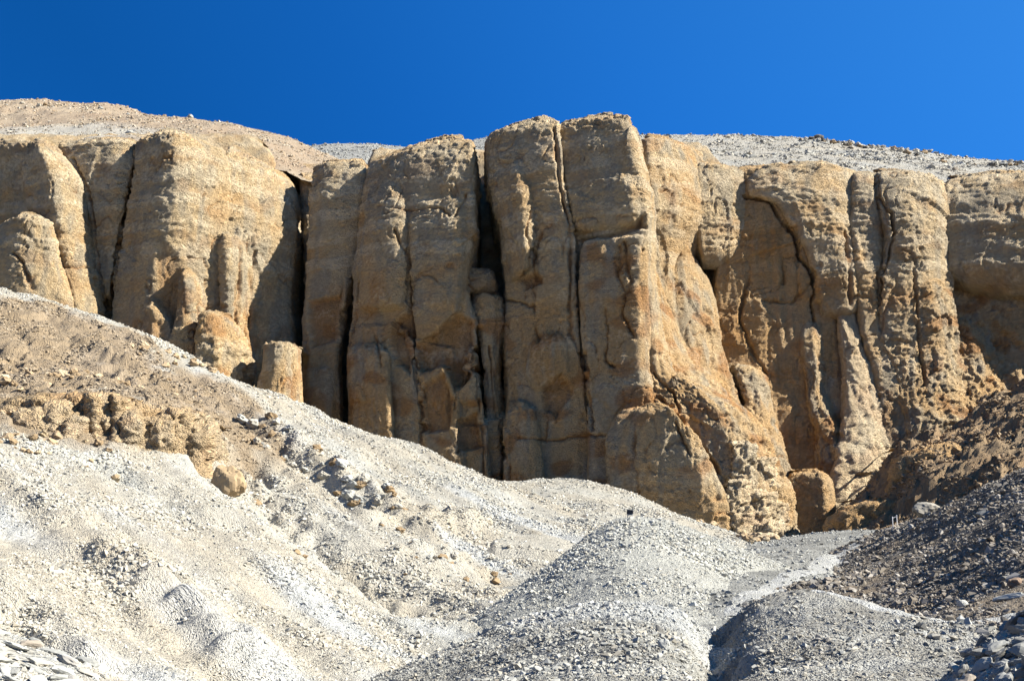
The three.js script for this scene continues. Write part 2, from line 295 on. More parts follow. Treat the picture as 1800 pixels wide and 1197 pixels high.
crack(148, 0.3, 1.2, [1550, 300], [1548, 345], [1568, 375], [1572, 410], [1562, 455], [1548, 480], [1546, 540]);
crack(147, 0.3, 0.8, [1612, 470], [1614, 530], [1616, 600], [1622, 680]);
crack(144, 0.3, 0.8, [1503, 390], [1508, 450], [1512, 520]);
crack(136, 0.3, 0.9, [974, 215], [980, 270], [984, 320], [990, 355], [1002, 385], [1005, 440]);
crack(137, 0.25, 0.6, [1086, 440], [1090, 470], [1082, 490], [1096, 520], [1090, 560], [1110, 600]);
crack(139, 0.2, 0.5, [640, 560], [660, 600], [668, 640]);
crack(139, 0.22, 0.6, [800, 380], [812, 360], [818, 340]);
crack(138, 0.2, 0.5, [345, 480], [349, 520], [347, 600]);
crack(138, 0.2, 0.5, [404, 400], [406, 480], [402, 560]);
crack(142, 0.2, 0.5, [436, 430], [432, 520], [430, 600]);
crack(134, 0.3, 0.9, [1150, 655], [1180, 690], [1190, 720], [1188, 735]);
crack(150, 0.25, 0.6, [1340, 530], [1390, 535], [1425, 500]);
crack(130, 0.4, 1.0, [1165, 690], [1190, 730], [1225, 760], [1245, 800], [1260, 830]);
crack(127, 0.25, 0.6, [1120, 740], [1118, 800], [1125, 850], [1130, 890]);
crack(127, 0.2, 0.5, [1190, 740], [1200, 770], [1215, 800]);
crack(138, 0.25, 0.6, [30, 450], [50, 470], [60, 500]);
// hollows: places where slabs have fallen out, under overhanging edges
hollow(139, 1.3, 0.7, [682, 556], [700, 545], [722, 537], [730, 590], [720, 660], [690, 640], [676, 590]);
hollow(139, 1.6, 0.8, [724, 602], [760, 580], [800, 545], [835, 560], [845, 650], [800, 690], [770, 645], [730, 660]);
hollow(139, 1.0, 0.6, [735, 672], [775, 650], [800, 700], [790, 760], [740, 760]);
hollow(139, 1.2, 0.6, [800, 735], [842, 718], [850, 790], [800, 800]);
hollow(137, 0.9, 0.6, [950, 680], [990, 655], [1010, 690], [980, 740], [950, 720]);
hollow(137, 1.0, 0.7, [905, 480], [945, 470], [960, 500], [920, 510]);
hollow(136, 1.4, 0.9, [1010, 405], [1060, 408], [1110, 395], [1135, 375], [1138, 410], [1060, 420], [1020, 425]);
hollow(138, 0.5, 1.4, [260, 415], [300, 420], [330, 470], [350, 560], [300, 590], [262, 520]);
hollow(138, 0.5, 1.2, [240, 520], [300, 560], [310, 620], [230, 590]);
hollow(147, 0.9, 0.5, [535, 525], [600, 515], [612, 480], [600, 600], [545, 620]);

const cliff = tag(new THREE.Group(), 'tall golden limestone cliff of rounded buttresses under the blue sky', 'cliff', null, 'structure');
cliff.name = 'cliff'; scene.add(cliff);
const B = (rows, opt, label) => buttress('rock_buttress', rows, opt, cliff, label);

buttress('rock_wall', [[237, -420, 440, 159.5], [262, -420, 470, 158], [290, -420, 480, 156], [500, -420, 480, 154], [760, -420, 490, 153]], { D: [4, 4], sec: [[-1, 0], [1, 0]], step: 3.4 }, cliff);
buttress('rock_wall', [[262, 660, 880, 163], [300, 650, 920, 161], [500, 640, 920, 159], [900, 630, 940, 156]], { D: [4, 4], sec: [[-1, 0], [1, 0]], step: 2.8 }, cliff);
buttress('rock_wall', [[290, 470, 700, 164], [320, 460, 700, 163], [500, 450, 700, 162], [900, 450, 700, 158]], { D: [4, 4], sec: [[-1, 0], [1, 0]], step: 3 }, cliff);
buttress('rock_wall', [[250, 1100, 1230, 161], [300, 1090, 1270, 158], [500, 1090, 1290, 156], [980, 1060, 1300, 150]], { D: [4, 4], sec: [[-1, 0], [1, 0]], step: 3.4 }, cliff);
buttress('rock_wall', [[304, 1210, 1600, 161], [322, 1200, 2250, 160], [340, 1200, 2260, 158.5], [520, 1200, 2260, 157], [700, 1240, 2260, 154], [990, 1240, 2260, 146]], { D: [4, 4], sec: [[-1, 0], [1, 0]], step: 2.8, block: 0.5, blockTop: 30 }, cliff);

B([[243, -150, 30, 144], [256, -170, 66, 143], [400, -180, 115, 142.5], [640, -190, 165, 142]], { step: 1.4, sec: [[-1, 9], [0.7, 0.4], [1, 0]], cap: 3 });
B([[240, 58, 92, 141.6], [254, 47, 102, 140.8], [300, 46, 133, 139.4], [350, 54, 142, 138.9], [420, 72, 153, 138.6], [500, 94, 166, 138.2], [600, 112, 178, 137.6]], { D: [4, 4], sec: [[-1, 3.2], [0.4, 0], [1, 2.8]], cap: 2.5, flute: 0.4, lump: 0.4 }, 'leaning rib of rock with its right side in the sun');
B([[374, 34, 60, 136.8], [380, 5, 80, 136.4], [410, -40, 90, 136.2], [450, -70, 98, 136], [500, -90, 114, 135.7], [620, -100, 134, 135.2]], { D: [5, 6], sec: [[-1, 4], [0.3, 0], [0.7, 0.2], [1, 1.6]], cap: 1.5, flute: 0.5, lump: 0.5 });
B([[240, 104, 230, 144.6], [250, 106, 236, 143.4], [310, 138, 233, 142.4], [400, 154, 216, 142], [480, 167, 204, 141.8], [522, 176, 193, 142.2]], { D: [5, 5], sec: [[-1, 2], [-0.4, 1.1], [0.7, 0], [1, 1]], cap: 2, foot: 1, low: 0.1, lump: 0.5, wide: 3 }, 'hanging wedge of rock beside the dark diagonal crack');
B([[505, 160, 192, 146], [540, 164, 196, 145], [640, 166, 204, 144]], { D: [4, 4], cap: 2 });
B([[222, 262, 345, 142], [228, 246, 380, 140.6], [250, 240, 394, 139.4], [310, 237, 402, 138.6], [370, 225, 401, 138.4], [430, 211, 398, 138.8], [500, 201, 402, 139], [600, 191, 406, 138.2], [720, 186, 410, 137]], { D: [5, 8], sec: [[-1, 4], [-0.6, 2], [-0.05, 0], [0.35, 0.7], [1, 5]], cap: 4, lump: 1, wide: 3 }, 'broad buttress with a sunlit right half, right of the diagonal crack');
B([[256, 405, 460, 147.5], [272, 396, 504, 146], [300, 392, 516, 144.4], [350, 392, 518, 143.4], [400, 394, 516, 142.8], [450, 394, 510, 142.8], [560, 392, 512, 142.2], [740, 386, 522, 141]], { D: [4, 16], sec: [[-1, 0], [-0.3, 1.4], [0.6, 5.4], [1, 8]], cap: 4, lump: 1 });
B([[400, 396, 410, 142.5], [430, 390, 424, 141.6], [560, 392, 430, 141], [700, 390, 436, 140]], { D: [3, 4], sec: [[-1, 0.6], [-0.2, 0], [1, 1.6]], cap: 2.5, lump: 0.5 });
B([[470, 318, 332, 138], [500, 310, 345, 137], [590, 305, 350, 136.4], [700, 300, 354, 136]], { D: [3, 4], sec: [[-1, 0.5], [0, 0], [1, 1.4]], cap: 2, lump: 0.5 });
B([[520, 262, 290, 138.6], [560, 246, 306, 137], [640, 236, 312, 136.2]], { D: [3, 4], sec: [[-1, 1], [0, 0], [1, 1.4]], cap: 2, lump: 0.6 });
B([[300, 526, 556, 157], [330, 528, 562, 156], [400, 534, 564, 155.6], [500, 538, 566, 155], [760, 540, 578, 154]], { D: [3, 3], cap: 2 });
B([[279, 566, 632, 149.5], [286, 552, 642, 148.4], [330, 547, 642, 147.4], [400, 546, 634, 147], [480, 540, 616, 146.8], [560, 534, 600, 146.2], [640, 532, 594, 145.8], [800, 530, 594, 144.6]], { D: [5, 4], sec: [[-1, 1.6], [-0.3, 0.2], [1, 0]], cap: 2, lump: 0.8, wide: 2 }, 'dark recessed column in the shaded corner');
B([[237, 712, 806, 144], [243, 680, 828, 142.4], [256, 654, 832, 141], [310, 642, 833, 139.6], [400, 630, 834, 139], [460, 624, 826, 138.8], [510, 624, 822, 139], [570, 616, 836, 139.2], [640, 613, 842, 139], [740, 615, 852, 138.8], [900, 618, 866, 137.8]], { D: [9, 24], sec: [[-1, 6.6], [-0.75, 4.8], [-0.1, 1.9], [0.85, 0], [1, 0.2]], cap: 3.5, r: [0.9, 0.7], wide: 2 }, 'wide shaded buttress left of the black crevice');
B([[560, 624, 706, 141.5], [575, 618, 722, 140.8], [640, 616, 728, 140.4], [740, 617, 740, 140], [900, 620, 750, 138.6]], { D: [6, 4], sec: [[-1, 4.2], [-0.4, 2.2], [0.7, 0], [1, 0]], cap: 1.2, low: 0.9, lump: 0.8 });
const TILT = [[-1, 3.2], [-0.2, 0.8], [0.5, 0], [1, 0.5]];
B([[290, 652, 714, 145], [340, 642, 719, 141.6], [380, 638, 720, 140.5], [420, 632, 721, 140.2], [500, 628, 723, 140], [530, 632, 724, 140.2], [548, 650, 722, 141]], { D: [5, 3], sec: TILT, foot: 1.2, cap: 3, lump: 0.7, wide: 0, r: [0.8, 1] });
B([[310, 745, 812, 142], [350, 724, 828, 139.2], [390, 720, 828, 138.4], [450, 719, 826, 138], [520, 722, 818, 138], [560, 724, 808, 138.3], [602, 727, 772, 139]], { D: [4, 4], sec: [[-1, 2], [0.5, 0], [1, 0.8]], foot: 1.4, cap: 3, lump: 0.8, wide: 0, r: [0.6, 1.4] });
B([[636, 740, 796, 139.2], [650, 732, 810, 138.4], [760, 744, 818, 138], [900, 747, 830, 137.2]], { D: [3, 3], sec: [[-1, 1.6], [0.5, 0], [1, 0.5]], cap: 1, low: 0.9, lump: 0.9, wide: 0 });
B([[600, 802, 836, 139], [640, 796, 843, 138], [700, 800, 845, 138], [716, 808, 844, 138.5]], { D: [3, 3], sec: [[-1, 0.8], [0.3, 0], [1, 0.3]], cap: 1.5, foot: 1, low: 0.9, lump: 0.8, wide: 0 });
B([[600, 618, 670, 140.8], [630, 612, 684, 140], [720, 616, 690, 139.6], [900, 620, 700, 138.8]], { D: [4, 3], sec: [[-1, 2.4], [0.3, 0.2], [1, 0]], cap: 2, low: 0.9, lump: 0.9, wide: 0 });
B([[250, 876, 920, 141], [290, 866, 934, 137.6], [340, 874, 940, 136.3], [400, 884, 942, 136], [450, 890, 942, 136.1], [486, 896, 930, 136.8]], { D: [6, 3], sec: [[-1, 2.6], [0.2, 0], [1, 0.9]], foot: 1.1, cap: 3, lump: 0.7, wide: 0, r: [1, 1.2] });
B([[570, 945, 990, 136.9], [610, 925, 1004, 136], [650, 922, 1006, 136], [694, 938, 992, 136.7]], { D: [3, 3], sec: [[-1, 1.5], [0.4, 0], [1, 0.6]], foot: 1.1, cap: 2, low: 0.9, lump: 0.9, wide: 0 });
B([[700, 893, 930, 137.2], [730, 888, 948, 136.4], [900, 886, 960, 135.6]], { D: [4, 3], sec: [[-1, 1.5], [0.2, 0], [1, 0.5]], cap: 2, low: 0.9, lump: 0.9, wide: 0 });
B([[250, 1010, 1110, 138], [290, 992, 1130, 135], [350, 1002, 1140, 134], [388, 1014, 1136, 134.2], [404, 1030, 1110, 134.8]], { D: [3, 4], sec: [[-1, 2.6], [0.5, 0], [0.8, 0.3], [1, 2]], foot: 1.3, cap: 2, lump: 0.7, wide: 0, r: [0.8, 1.2] });
B([[470, 806, 862, 141.4], [490, 802, 870, 140.6], [512, 815, 870, 141]], { D: [4, 4], cap: 1.4, foot: 1.2, lump: 1.5 });
B([[515, 840, 874, 140.6], [522, 836, 884, 140], [560, 838, 884, 139.8], [610, 846, 874, 140.2], [700, 848, 882, 140.4], [900, 850, 890, 140]], { D: [4, 4], cap: 0.6, flat: true, lump: 1.3, low: 0.9, block: 0.2, blockTop: 60 }, 'slim block wedged in the foot of the black crevice');
B([[207, 886, 972, 140], [211, 866, 982, 138.8], [228, 854, 984, 137.6], [290, 859, 986, 136.6], [340, 870, 994, 136.4], [400, 883, 1008, 136.6], [460, 886, 1012, 136.8], [520, 889, 1014, 136.8], [620, 886, 1020, 136.6], [740, 886, 1040, 136.4], [930, 882, 1070, 136]], { D: [26, 5], sec: [[-1, 4.2], [-0.5, 1.9], [0.6, 0], [1, 0]], cap: 3, r: [1.2, 0.6], wide: 1 }, 'left half of the tallest buttress, right of the black crevice');
B([[196, 990, 1086, 138.5], [199, 976, 1104, 137.2], [207, 972, 1116, 136.2], [225, 973, 1124, 135.6], [262, 980, 1132, 135], [330, 986, 1146, 134.6], [380, 1000, 1152, 134.6], [420, 1006, 1152, 135], [470, 1005, 1153, 135.2], [530, 1003, 1160, 135.2], [590, 1002, 1170, 134.8], [650, 1007, 1190, 134.2], [710, 1012, 1230, 133.6], [800, 1012, 1290, 133], [960, 1012, 1330, 132]], { D: [5, 13], sec: [[-1, 4], [-0.3, 1.7], [0.62, 0], [0.8, 0.5], [1, 3.2]], cap: 3, r: [0.6, 1.4], soft: 0.1, wide: 1 }, 'highest buttress with a bright sunlit right edge');
B([[410, 1062, 1130, 134.6], [416, 1032, 1138, 134], [480, 1022, 1138, 133.8], [560, 1026, 1140, 133.8], [640, 1032, 1140, 133.4], [720, 1038, 1160, 132.8], [900, 1042, 1200, 131]], { D: [3, 8], sec: [[-1, 2.2], [0.7, 0], [1, 1]], cap: 0.9, low: 0.8, lump: 0.7 });
B([[440, 1134, 1152, 138], [480, 1112, 1160, 136.4], [560, 1098, 1192, 135.4], [620, 1092, 1228, 134.6], [690, 1104, 1284, 133.8], [800, 1114, 1330, 133]], { D: [3, 4], sec: [[-1, 0], [-0.5, 1.2], [0.3, 4.2], [1, 8]], cap: 2, low: 0.9, lump: 1 }, 'bright sunlit flank of the highest buttress');
B([[236, 1144, 1206, 148], [243, 1136, 1224, 146.4], [280, 1140, 1234, 144.8], [330, 1146, 1241, 143.6], [370, 1150, 1240, 143.4], [410, 1152, 1224, 144], [450, 1154, 1214, 144.4], [500, 1160, 1228, 143.8], [560, 1172, 1248, 142.8], [640, 1186, 1272, 141.4], [720, 1200, 1294, 140], [900, 1200, 1330, 138]], { D: [4, 5], sec: [[-1, 0], [-0.2, 1.2], [0.5, 3.4], [1, 6]], cap: 3, low: 0.35, lump: 0.9 }, 'sunlit narrow buttress behind the highest one');
B([[430, 1204, 1216, 146.4], [470, 1186, 1232, 145.6], [520, 1180, 1252, 144.2], [590, 1190, 1266, 142.8], [660, 1204, 1284, 141.4], [740, 1220, 1306, 140], [900, 1240, 1330, 138]], { D: [3, 4], sec: [[-1, 0.4], [-0.4, 0], [1, 4]], cap: 3, low: 0.9 });
B([[284, 1238, 1300, 150], [290, 1228, 1312, 149], [330, 1226, 1314, 148.2], [400, 1230, 1310, 147.8], [435, 1234, 1300, 148], [466, 1244, 1276, 148.8]], { D: [4, 4], sec: [[-1, 0], [0, 0.6], [1, 3]], cap: 1.6, foot: 1.6, low: 0.1, lump: 0.5 }, 'small hanging bulge over a dark hollow');
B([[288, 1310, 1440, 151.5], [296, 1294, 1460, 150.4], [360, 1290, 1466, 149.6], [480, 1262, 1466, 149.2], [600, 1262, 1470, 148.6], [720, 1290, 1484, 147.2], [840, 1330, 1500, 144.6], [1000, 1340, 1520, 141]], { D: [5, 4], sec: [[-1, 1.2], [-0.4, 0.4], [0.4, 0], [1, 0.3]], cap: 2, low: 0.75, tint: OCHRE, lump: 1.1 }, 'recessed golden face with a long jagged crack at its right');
B([[640, 1296, 1332, 146], [660, 1300, 1350, 145], [720, 1318, 1358, 143.6], [800, 1340, 1384, 141.5], [960, 1350, 1412, 139]], { D: [3, 4], sec: [[-1, 0.3], [0, 0], [1, 2]], cap: 1.5, low: 0.9, block: 0.3 });
B([[282, 1394, 1480, 150.8], [288, 1346, 1516, 149.8], [318, 1318, 1528, 149], [338, 1326, 1530, 148.7], [350, 1362, 1528, 148.5], [380, 1386, 1518, 148.2], [410, 1406, 1514, 148], [450, 1424, 1516, 147.8], [500, 1438, 1520, 147.7], [540, 1442, 1518, 147.8], [560, 1448, 1490, 148.3]], { D: [4, 5], sec: [[-1, 0.5], [0.1, 0], [0.5, 1], [1, 4.6]], cap: 2, foot: 1.4, low: 0.15, wide: 1 }, 'overhanging slab edged by a long jagged crack');
B([[490, 1498, 1510, 150], [530, 1486, 1520, 149], [570, 1478, 1530, 147.8], [620, 1488, 1546, 146.8], [690, 1490, 1580, 145], [760, 1484, 1602, 143], [840, 1470, 1620, 140.6], [960, 1460, 1634, 138.5]], { D: [3, 4], sec: [[-1, 0.3], [-0.4, 0.4], [0.4, 3], [1, 6]], cap: 2, low: 0.9, block: 0.3, blockTop: 22, tint: CREAM });
B([[556, 1440, 1494, 149.4], [620, 1438, 1504, 148.8], [760, 1436, 1524, 145.4], [950, 1436, 1524, 141]], { D: [3, 3], sec: [[-1, 0], [1, 0.6]], cap: 0.8, low: 0.8, block: 0.2 });
B([[560, 1416, 1440, 148.6], [600, 1410, 1448, 147.6], [680, 1418, 1452, 146.6], [760, 1440, 1480, 144], [950, 1440, 1494, 141]], { D: [3, 3], sec: [[-1, 0.4], [0, 0], [1, 1.6]], cap: 1.5, low: 0.9, block: 0.3 });
B([[300, 1508, 1564, 150], [330, 1504, 1568, 149], [400, 1500, 1568, 148.2], [440, 1504, 1572, 147.8], [480, 1510, 1568, 147.6], [540, 1514, 1560, 147.6], [600, 1524, 1578, 147], [640, 1538, 1600, 146.4], [700, 1548, 1612, 145.8], [800, 1560, 1630, 144], [940, 1560, 1640, 141.6]], { D: [4, 4], sec: [[-1, 0.4], [0, 0.4], [1, 3]], cap: 2, low: 0.4 }, 'narrow tapering spur between two rounded columns');
B([[294, 1556, 1626, 151], [300, 1546, 1652, 149.6], [340, 1546, 1668, 148.2], [400, 1560, 1674, 147.4], [460, 1556, 1672, 147.2], [530, 1550, 1672, 147], [600, 1554, 1680, 146.6], [680, 1584, 1700, 145.6], [780, 1604, 1716, 143.6], [940, 1606, 1730, 141]], { D: [4, 5], sec: [[-1, 0.6], [-0.4, 0], [0.3, 1.2], [1, 5]], cap: 3, block: 0.45, blockTop: 31 }, 'rounded column with loose blocks at its foot');
B([[480, 1616, 1660, 148], [510, 1610, 1676, 146.8], [600, 1610, 1684, 146.4], [700, 1624, 1704, 145.2], [780, 1630, 1720, 143.6], [900, 1640, 1730, 141]], { D: [3, 5], sec: [[-1, 0.4], [0, 0.4], [1, 3]], cap: 2, low: 0.8, block: 0.6, blockTop: 40 });
B([[300, 1684, 1960, 153.5], [310, 1664, 1980, 152], [350, 1655, 1990, 150.4], [410, 1660, 1990, 149.2], [460, 1664, 1990, 149], [492, 1690, 1990, 149.8], [520, 1760, 1980, 151]], { D: [6, 6], sec: [[-1, 2.2], [-0.8, 0.4], [1, -2]], cap: 3, foot: 2, low: 0, step: 1.2, strata: 1.5 }, 'overhanging bedded rim above the shaded bay');
B([[500, 1664, 1940, 153.4], [600, 1668, 1980, 152.4], [700, 1690, 1990, 150], [800, 1700, 1990, 147], [960, 1700, 1990, 144]], { D: [3, 3], sec: [[-1, 0], [-0.6, 1], [1, -1]], cap: 2, low: 0.9, block: 0.6, blockTop: 50, step: 1.3, flute: 1.6 });
B([[560, 1676, 1720, 152], [590, 1674, 1738, 150.6], [680, 1700, 1760, 148], [760, 1720, 1796, 145], [900, 1730, 1806, 142]], { D: [3, 4], sec: [[-1, 0.3], [0, 0.3], [1, 2.6]], cap: 2, low: 0.9, block: 0.7, blockTop: 45 });
B([[655, 1140, 1180, 135], [664, 1116, 1220, 133.4], [690, 1090, 1266, 132], [716, 1080, 1308, 131], [750, 1074, 1338, 130.4], [800, 1072, 1364, 129.6], [860, 1078, 1388, 128.8], [990, 1080, 1398, 128]], { D: [4, 6], sec: [[-1, 4.4], [-0.4, 1.6], [0.5, 0], [0.68, 0.5], [1, 5]], cap: 1.5, r: [1, 1], low: 0.8, block: 0.5, blockTop: 26 }, 'knobbly shoulder at the foot of the highest buttress, bright blocks on its right');
B([[707, 1116, 1158, 129.4], [713, 1098, 1182, 128.4], [735, 1080, 1208, 127.6], [780, 1072, 1236, 127], [830, 1074, 1256, 126.6], [880, 1080, 1278, 126.2], [990, 1084, 1292, 126]], { D: [4, 4], sec: [[-1, 4.6], [-0.3, 2], [0.8, 0], [1, 1.2]], cap: 1.2, low: 0.7, block: 0.12, lump: 0.7 }, 'round-topped lobe of rock in front of the shoulder');
for (const [x, y, z, wd, h] of [[1310, 775, 129.2, 40, 70], [1345, 800, 130.4, 36, 60], [1300, 840, 127.4, 44, 70], [1340, 860, 128.6, 44, 60], [1370, 880, 130, 30, 60], [1310, 905, 127, 40, 50], [1350, 915, 127.6, 44, 40]])
  B([[y, x - wd * 0.35, x + wd * 0.35, z + 0.6], [y + 6, x - wd * 0.48, x + wd * 0.48, z], [y + h, x - wd * 0.5, x + wd * 0.5, z - 0.3], [y + h + 60, x - wd * 0.5, x + wd * 0.5, z]], { D: [3, 3], sec: [[-1, 0.3], [-0.2, 0], [1, 1.6]], r: [0.3, 0.3], cap: 0.5, low: 0.9, block: 0.8, blockTop: 40, lump: 0.4, tint: CREAM });
// the brown knoll at right: broken walls under a rubble cap
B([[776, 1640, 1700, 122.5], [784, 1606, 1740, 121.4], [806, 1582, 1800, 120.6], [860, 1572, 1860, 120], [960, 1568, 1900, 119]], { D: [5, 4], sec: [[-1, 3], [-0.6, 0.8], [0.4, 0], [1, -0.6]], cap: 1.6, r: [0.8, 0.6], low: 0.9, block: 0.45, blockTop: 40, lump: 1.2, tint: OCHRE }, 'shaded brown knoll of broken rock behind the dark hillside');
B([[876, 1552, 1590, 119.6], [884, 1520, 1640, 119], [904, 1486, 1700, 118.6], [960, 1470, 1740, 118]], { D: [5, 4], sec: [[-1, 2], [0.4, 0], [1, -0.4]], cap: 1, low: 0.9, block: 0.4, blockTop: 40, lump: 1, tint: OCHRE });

// free-standing stumps at the cliff foot
const pillar = (label, rows, opt) => tag(buttress('rock_pillar', rows, { plain: true, wide: 0, ...opt }, scene), label, 'rock pillar', null, 'thing');
pillar('stout knobbly rock pillar with a rounded top under the sunlit buttress', [[546, 366, 396, 135.4], [556, 356, 404, 134.6], [580, 350, 418, 134], [620, 346, 428, 133.6], [720, 342, 432, 133.4]], { D: [4, 5], sec: [[-1, 0.8], [0, 0], [1, 2.2]], cap: 1, yaw: 0.3, block: 0.5, blockTop: 40, lump: 1.3, low: 0.6 });
pillar('flat-topped sunlit rock stump beside the dark corner', [[599, 468, 516, 134.4], [604, 462, 519, 134], [640, 458, 521, 133.6], [690, 448, 524, 133.4], [780, 444, 526, 133.2]], { D: [3.4, 3.6], sec: [[-1, 1], [-0.2, 0], [0.4, 0.1], [1, 1.8]], cap: 0.4, flat: true, lump: 0.45, low: 0.6 });
pillar('shaded rock stump in the dark corner of the cliff', [[644, 546, 592, 145.4], [650, 540, 596, 145], [690, 536, 597, 144.6], [800, 532, 600, 144]], { D: [3.4, 3.6], sec: [[-1, 1], [-0.2, 0], [0.4, 0.1], [1, 1.2]], cap: 0.4, flat: true, lump: 0.45, low: 0.6 });
pillar('round-headed tan rock pillar right of the rubbly cliff foot', [[823, 1408, 1440, 134.5], [832, 1396, 1454, 133.6], [850, 1388, 1464, 133.1], [890, 1384, 1470, 132.8], [1000, 1380, 1480, 132.4]], { D: [3.6, 4.6], sec: [[-1, 1.6], [0.45, 0], [1, 2.4]], cap: 1.4, lump: 0.5, low: 0.6, tint: OCHRE });

// ------------------------------------------------------------------ ground: hills, slopes and mounds
const WHITE = [0.352, 0.35, 0.312], SAND = [0.335, 0.30, 0.232], DUST = [0.385, 0.40, 0.392], BROWN = [0.215, 0.152, 0.083], DARK = [0.10, 0.09, 0.075], PALE = [0.30, 0.302, 0.277];
const pts = (...l) => l.map(([x, y, z]) => at(x, y, z));
const sheets = [];
function sheet(name, label, category, control, o) {
  const s = { name, label, category, ...o };
  const base = spline(control.map((c) => c.length === 4 ? [c[0], c[1], c[2]] : at(...c)));
  s.height = (x, z) => {
    const Z = -z, u = x / Z * FOCAL * 0.98 + W / 2; let h = base(x, z);
    const over = Math.max(0, o.z[0] - Z, Z - o.z[1]), side = Math.max(0, o.u[0] - u, u - o.u[1]) * Z / FOCAL;
    h -= 0.9 * over + 0.9 * side;
    return h;
  };
  const relief = o.relief; s.relief = (x, z) => relief(x, z) + cuts(name, x, z);
  sheets.push(s); return s;
}
const flow = (x, z, a, along, across) => { const c = Math.cos(a), n = Math.sin(a), p = x * c + z * n, q = -x * n + z * c; return noise(p / along, 3.3, q / across); };   // noise drawn out in a direction
const spot = (px, py, d, r) => { const [x, , z] = at(px, py, d); return [x, z, r]; };
const CUTS = [];                                                    // ruts and low ridges drawn on the slopes
const cut = (sheetName, amount, width, ...l) => { const p = l.map((q) => { const [x, , z] = at(...q); return [x, z]; }); CUTS.push({ s: sheetName, p, a: amount, w: width, b: box(p, width * 2) }); };
const cuts = (name, x, z) => { let h = 0; for (const c of CUTS) if (c.s === name && x > c.b[0] && x < c.b[1] && z > c.b[2] && z < c.b[3]) { const t = lineDist(c.p, x + 0.6 * noise(x / 2, 9, z / 2), z + 0.6 * noise(x / 2, 19, z / 2)) / c.w; if (t < 2) h += c.a * Math.exp(-t * t * 2) * (1 - t / 2) * (0.8 + 0.5 * noise(x / 1.5, 29, z / 1.5)); } return h; };
const near = (list, x, z) => { let b = 0; for (const [a, c, r] of list) b = Math.max(b, 1 - ((x - a) ** 2 + (z - c) ** 2) / (r * r)); return clamp(b); };

const brownSpots = [spot(60, 545, 113, 8), spot(180, 585, 112, 7), spot(60, 600, 104, 16), spot(180, 660, 98, 15), spot(300, 720, 94, 12), spot(100, 720, 82, 9), spot(20, 660, 92, 12), spot(330, 690, 104, 9)];
const warmSpots = [spot(20, 1000, 45, 9), spot(120, 1080, 42, 8), spot(500, 1130, 50, 6), spot(250, 960, 58, 7), spot(420, 960, 66, 6)];
sheet('scree_slope', 'wide pale scree slope falling from the left to the valley floor', 'slope', [
  [-350, 380, 134], [-350, 600, 100], [-300, 800, 66], [-200, 1000, 42], [-150, 1160, 28],
  [0, 512, 124], [0, 600, 105], [0, 700, 86], [0, 800, 69], [0, 900, 56], [0, 1000, 45], [0, 1100, 36], [0, 1180, 30],
  [160, 556, 123], [200, 650, 103], [60, 715, 81], [120, 704, 83], [210, 690, 86], [330, 718, 89], [420, 765, 93], [60, 785, 73], [120, 792, 75], [210, 812, 76.5], [320, 826, 79], [390, 832, 81], [200, 880, 66], [200, 1000, 52], [200, 1120, 41], [200, 1197, 35],
  [340, 633, 121], [400, 720, 104], [400, 900, 72], [400, 1000, 59], [400, 1100, 49], [400, 1197, 42],
  [520, 708, 118], [600, 790, 103], [600, 870, 88], [600, 960, 74], [600, 1060, 61], [600, 1160, 51],
  [700, 776, 115], [750, 850, 100], [760, 930, 86], [740, 1000, 76], [745, 1062, 68], [700, 1130, 58],
  [890, 848, 110], [900, 900, 98], [900, 960, 87], [880, 1020, 77], [820, 1070, 67], [820, 1130, 58],
  [1000, 900, 104], [1060, 932, 94], [1050, 990, 84], [1200, 960, 96], [1240, 1040, 70],
  [0, 560, 134], [340, 676, 131], [520, 750, 128], [700, 815, 126], [890, 885, 122],
], {
  z: [22, 132], u: [-420, 1260], step: 1,
  relief: (x, z) => 0.6 * noise(x / 9, 0, z / 9) + 0.42 * flow(x, z, 0.75, 22, 3.4) + 0.22 * flow(x, z, 0.9, 8, 1.2) + 0.16 * noise(x / 2.6, 4, z / 2.6) + 0.09 * noise(x / 0.9, 8, z / 0.9) + 0.05 * noise(x / 0.4, 8, z / 0.4)
    + near(brownSpots, x, z) * (0.7 * facet(x / 2.6 + 0.5 * noise(x, 1, z), 2, z / 1.8) + 0.4 * facet(x / 0.9, 5, z / 0.7) + 0.3 * noise(x / 1.4, 7, z / 1.1)),
  colour: (x, y, z) => {
    const f = flow(x, z, 0.75, 26, 2.6) + 0.5 * flow(x, z, 0.9, 9, 1.1), n = noise(x / 7, 20, z / 7);
    let c = mix3(WHITE, SAND, clamp(0.55 + 0.7 * f + 0.4 * n));
    c = mix3(c, DUST, sstep(0.2, 0.6, flow(x, z, 0.7, 18, 3.5) - 0.4 * n) * 0.8);
    c = mix3(c, SAND, 0.7 * near(warmSpots, x, z));
    return mix3(c, BROWN, sstep(0.05, 0.55, near(brownSpots, x, z) * (0.9 + 0.6 * noise(x / 2, 1, z / 2))) * 0.85);
  },
  gravel: { n: 700000, big: 0, min: 1.15, max: 0.5, tone: [WHITE, SAND, PALE] },
});
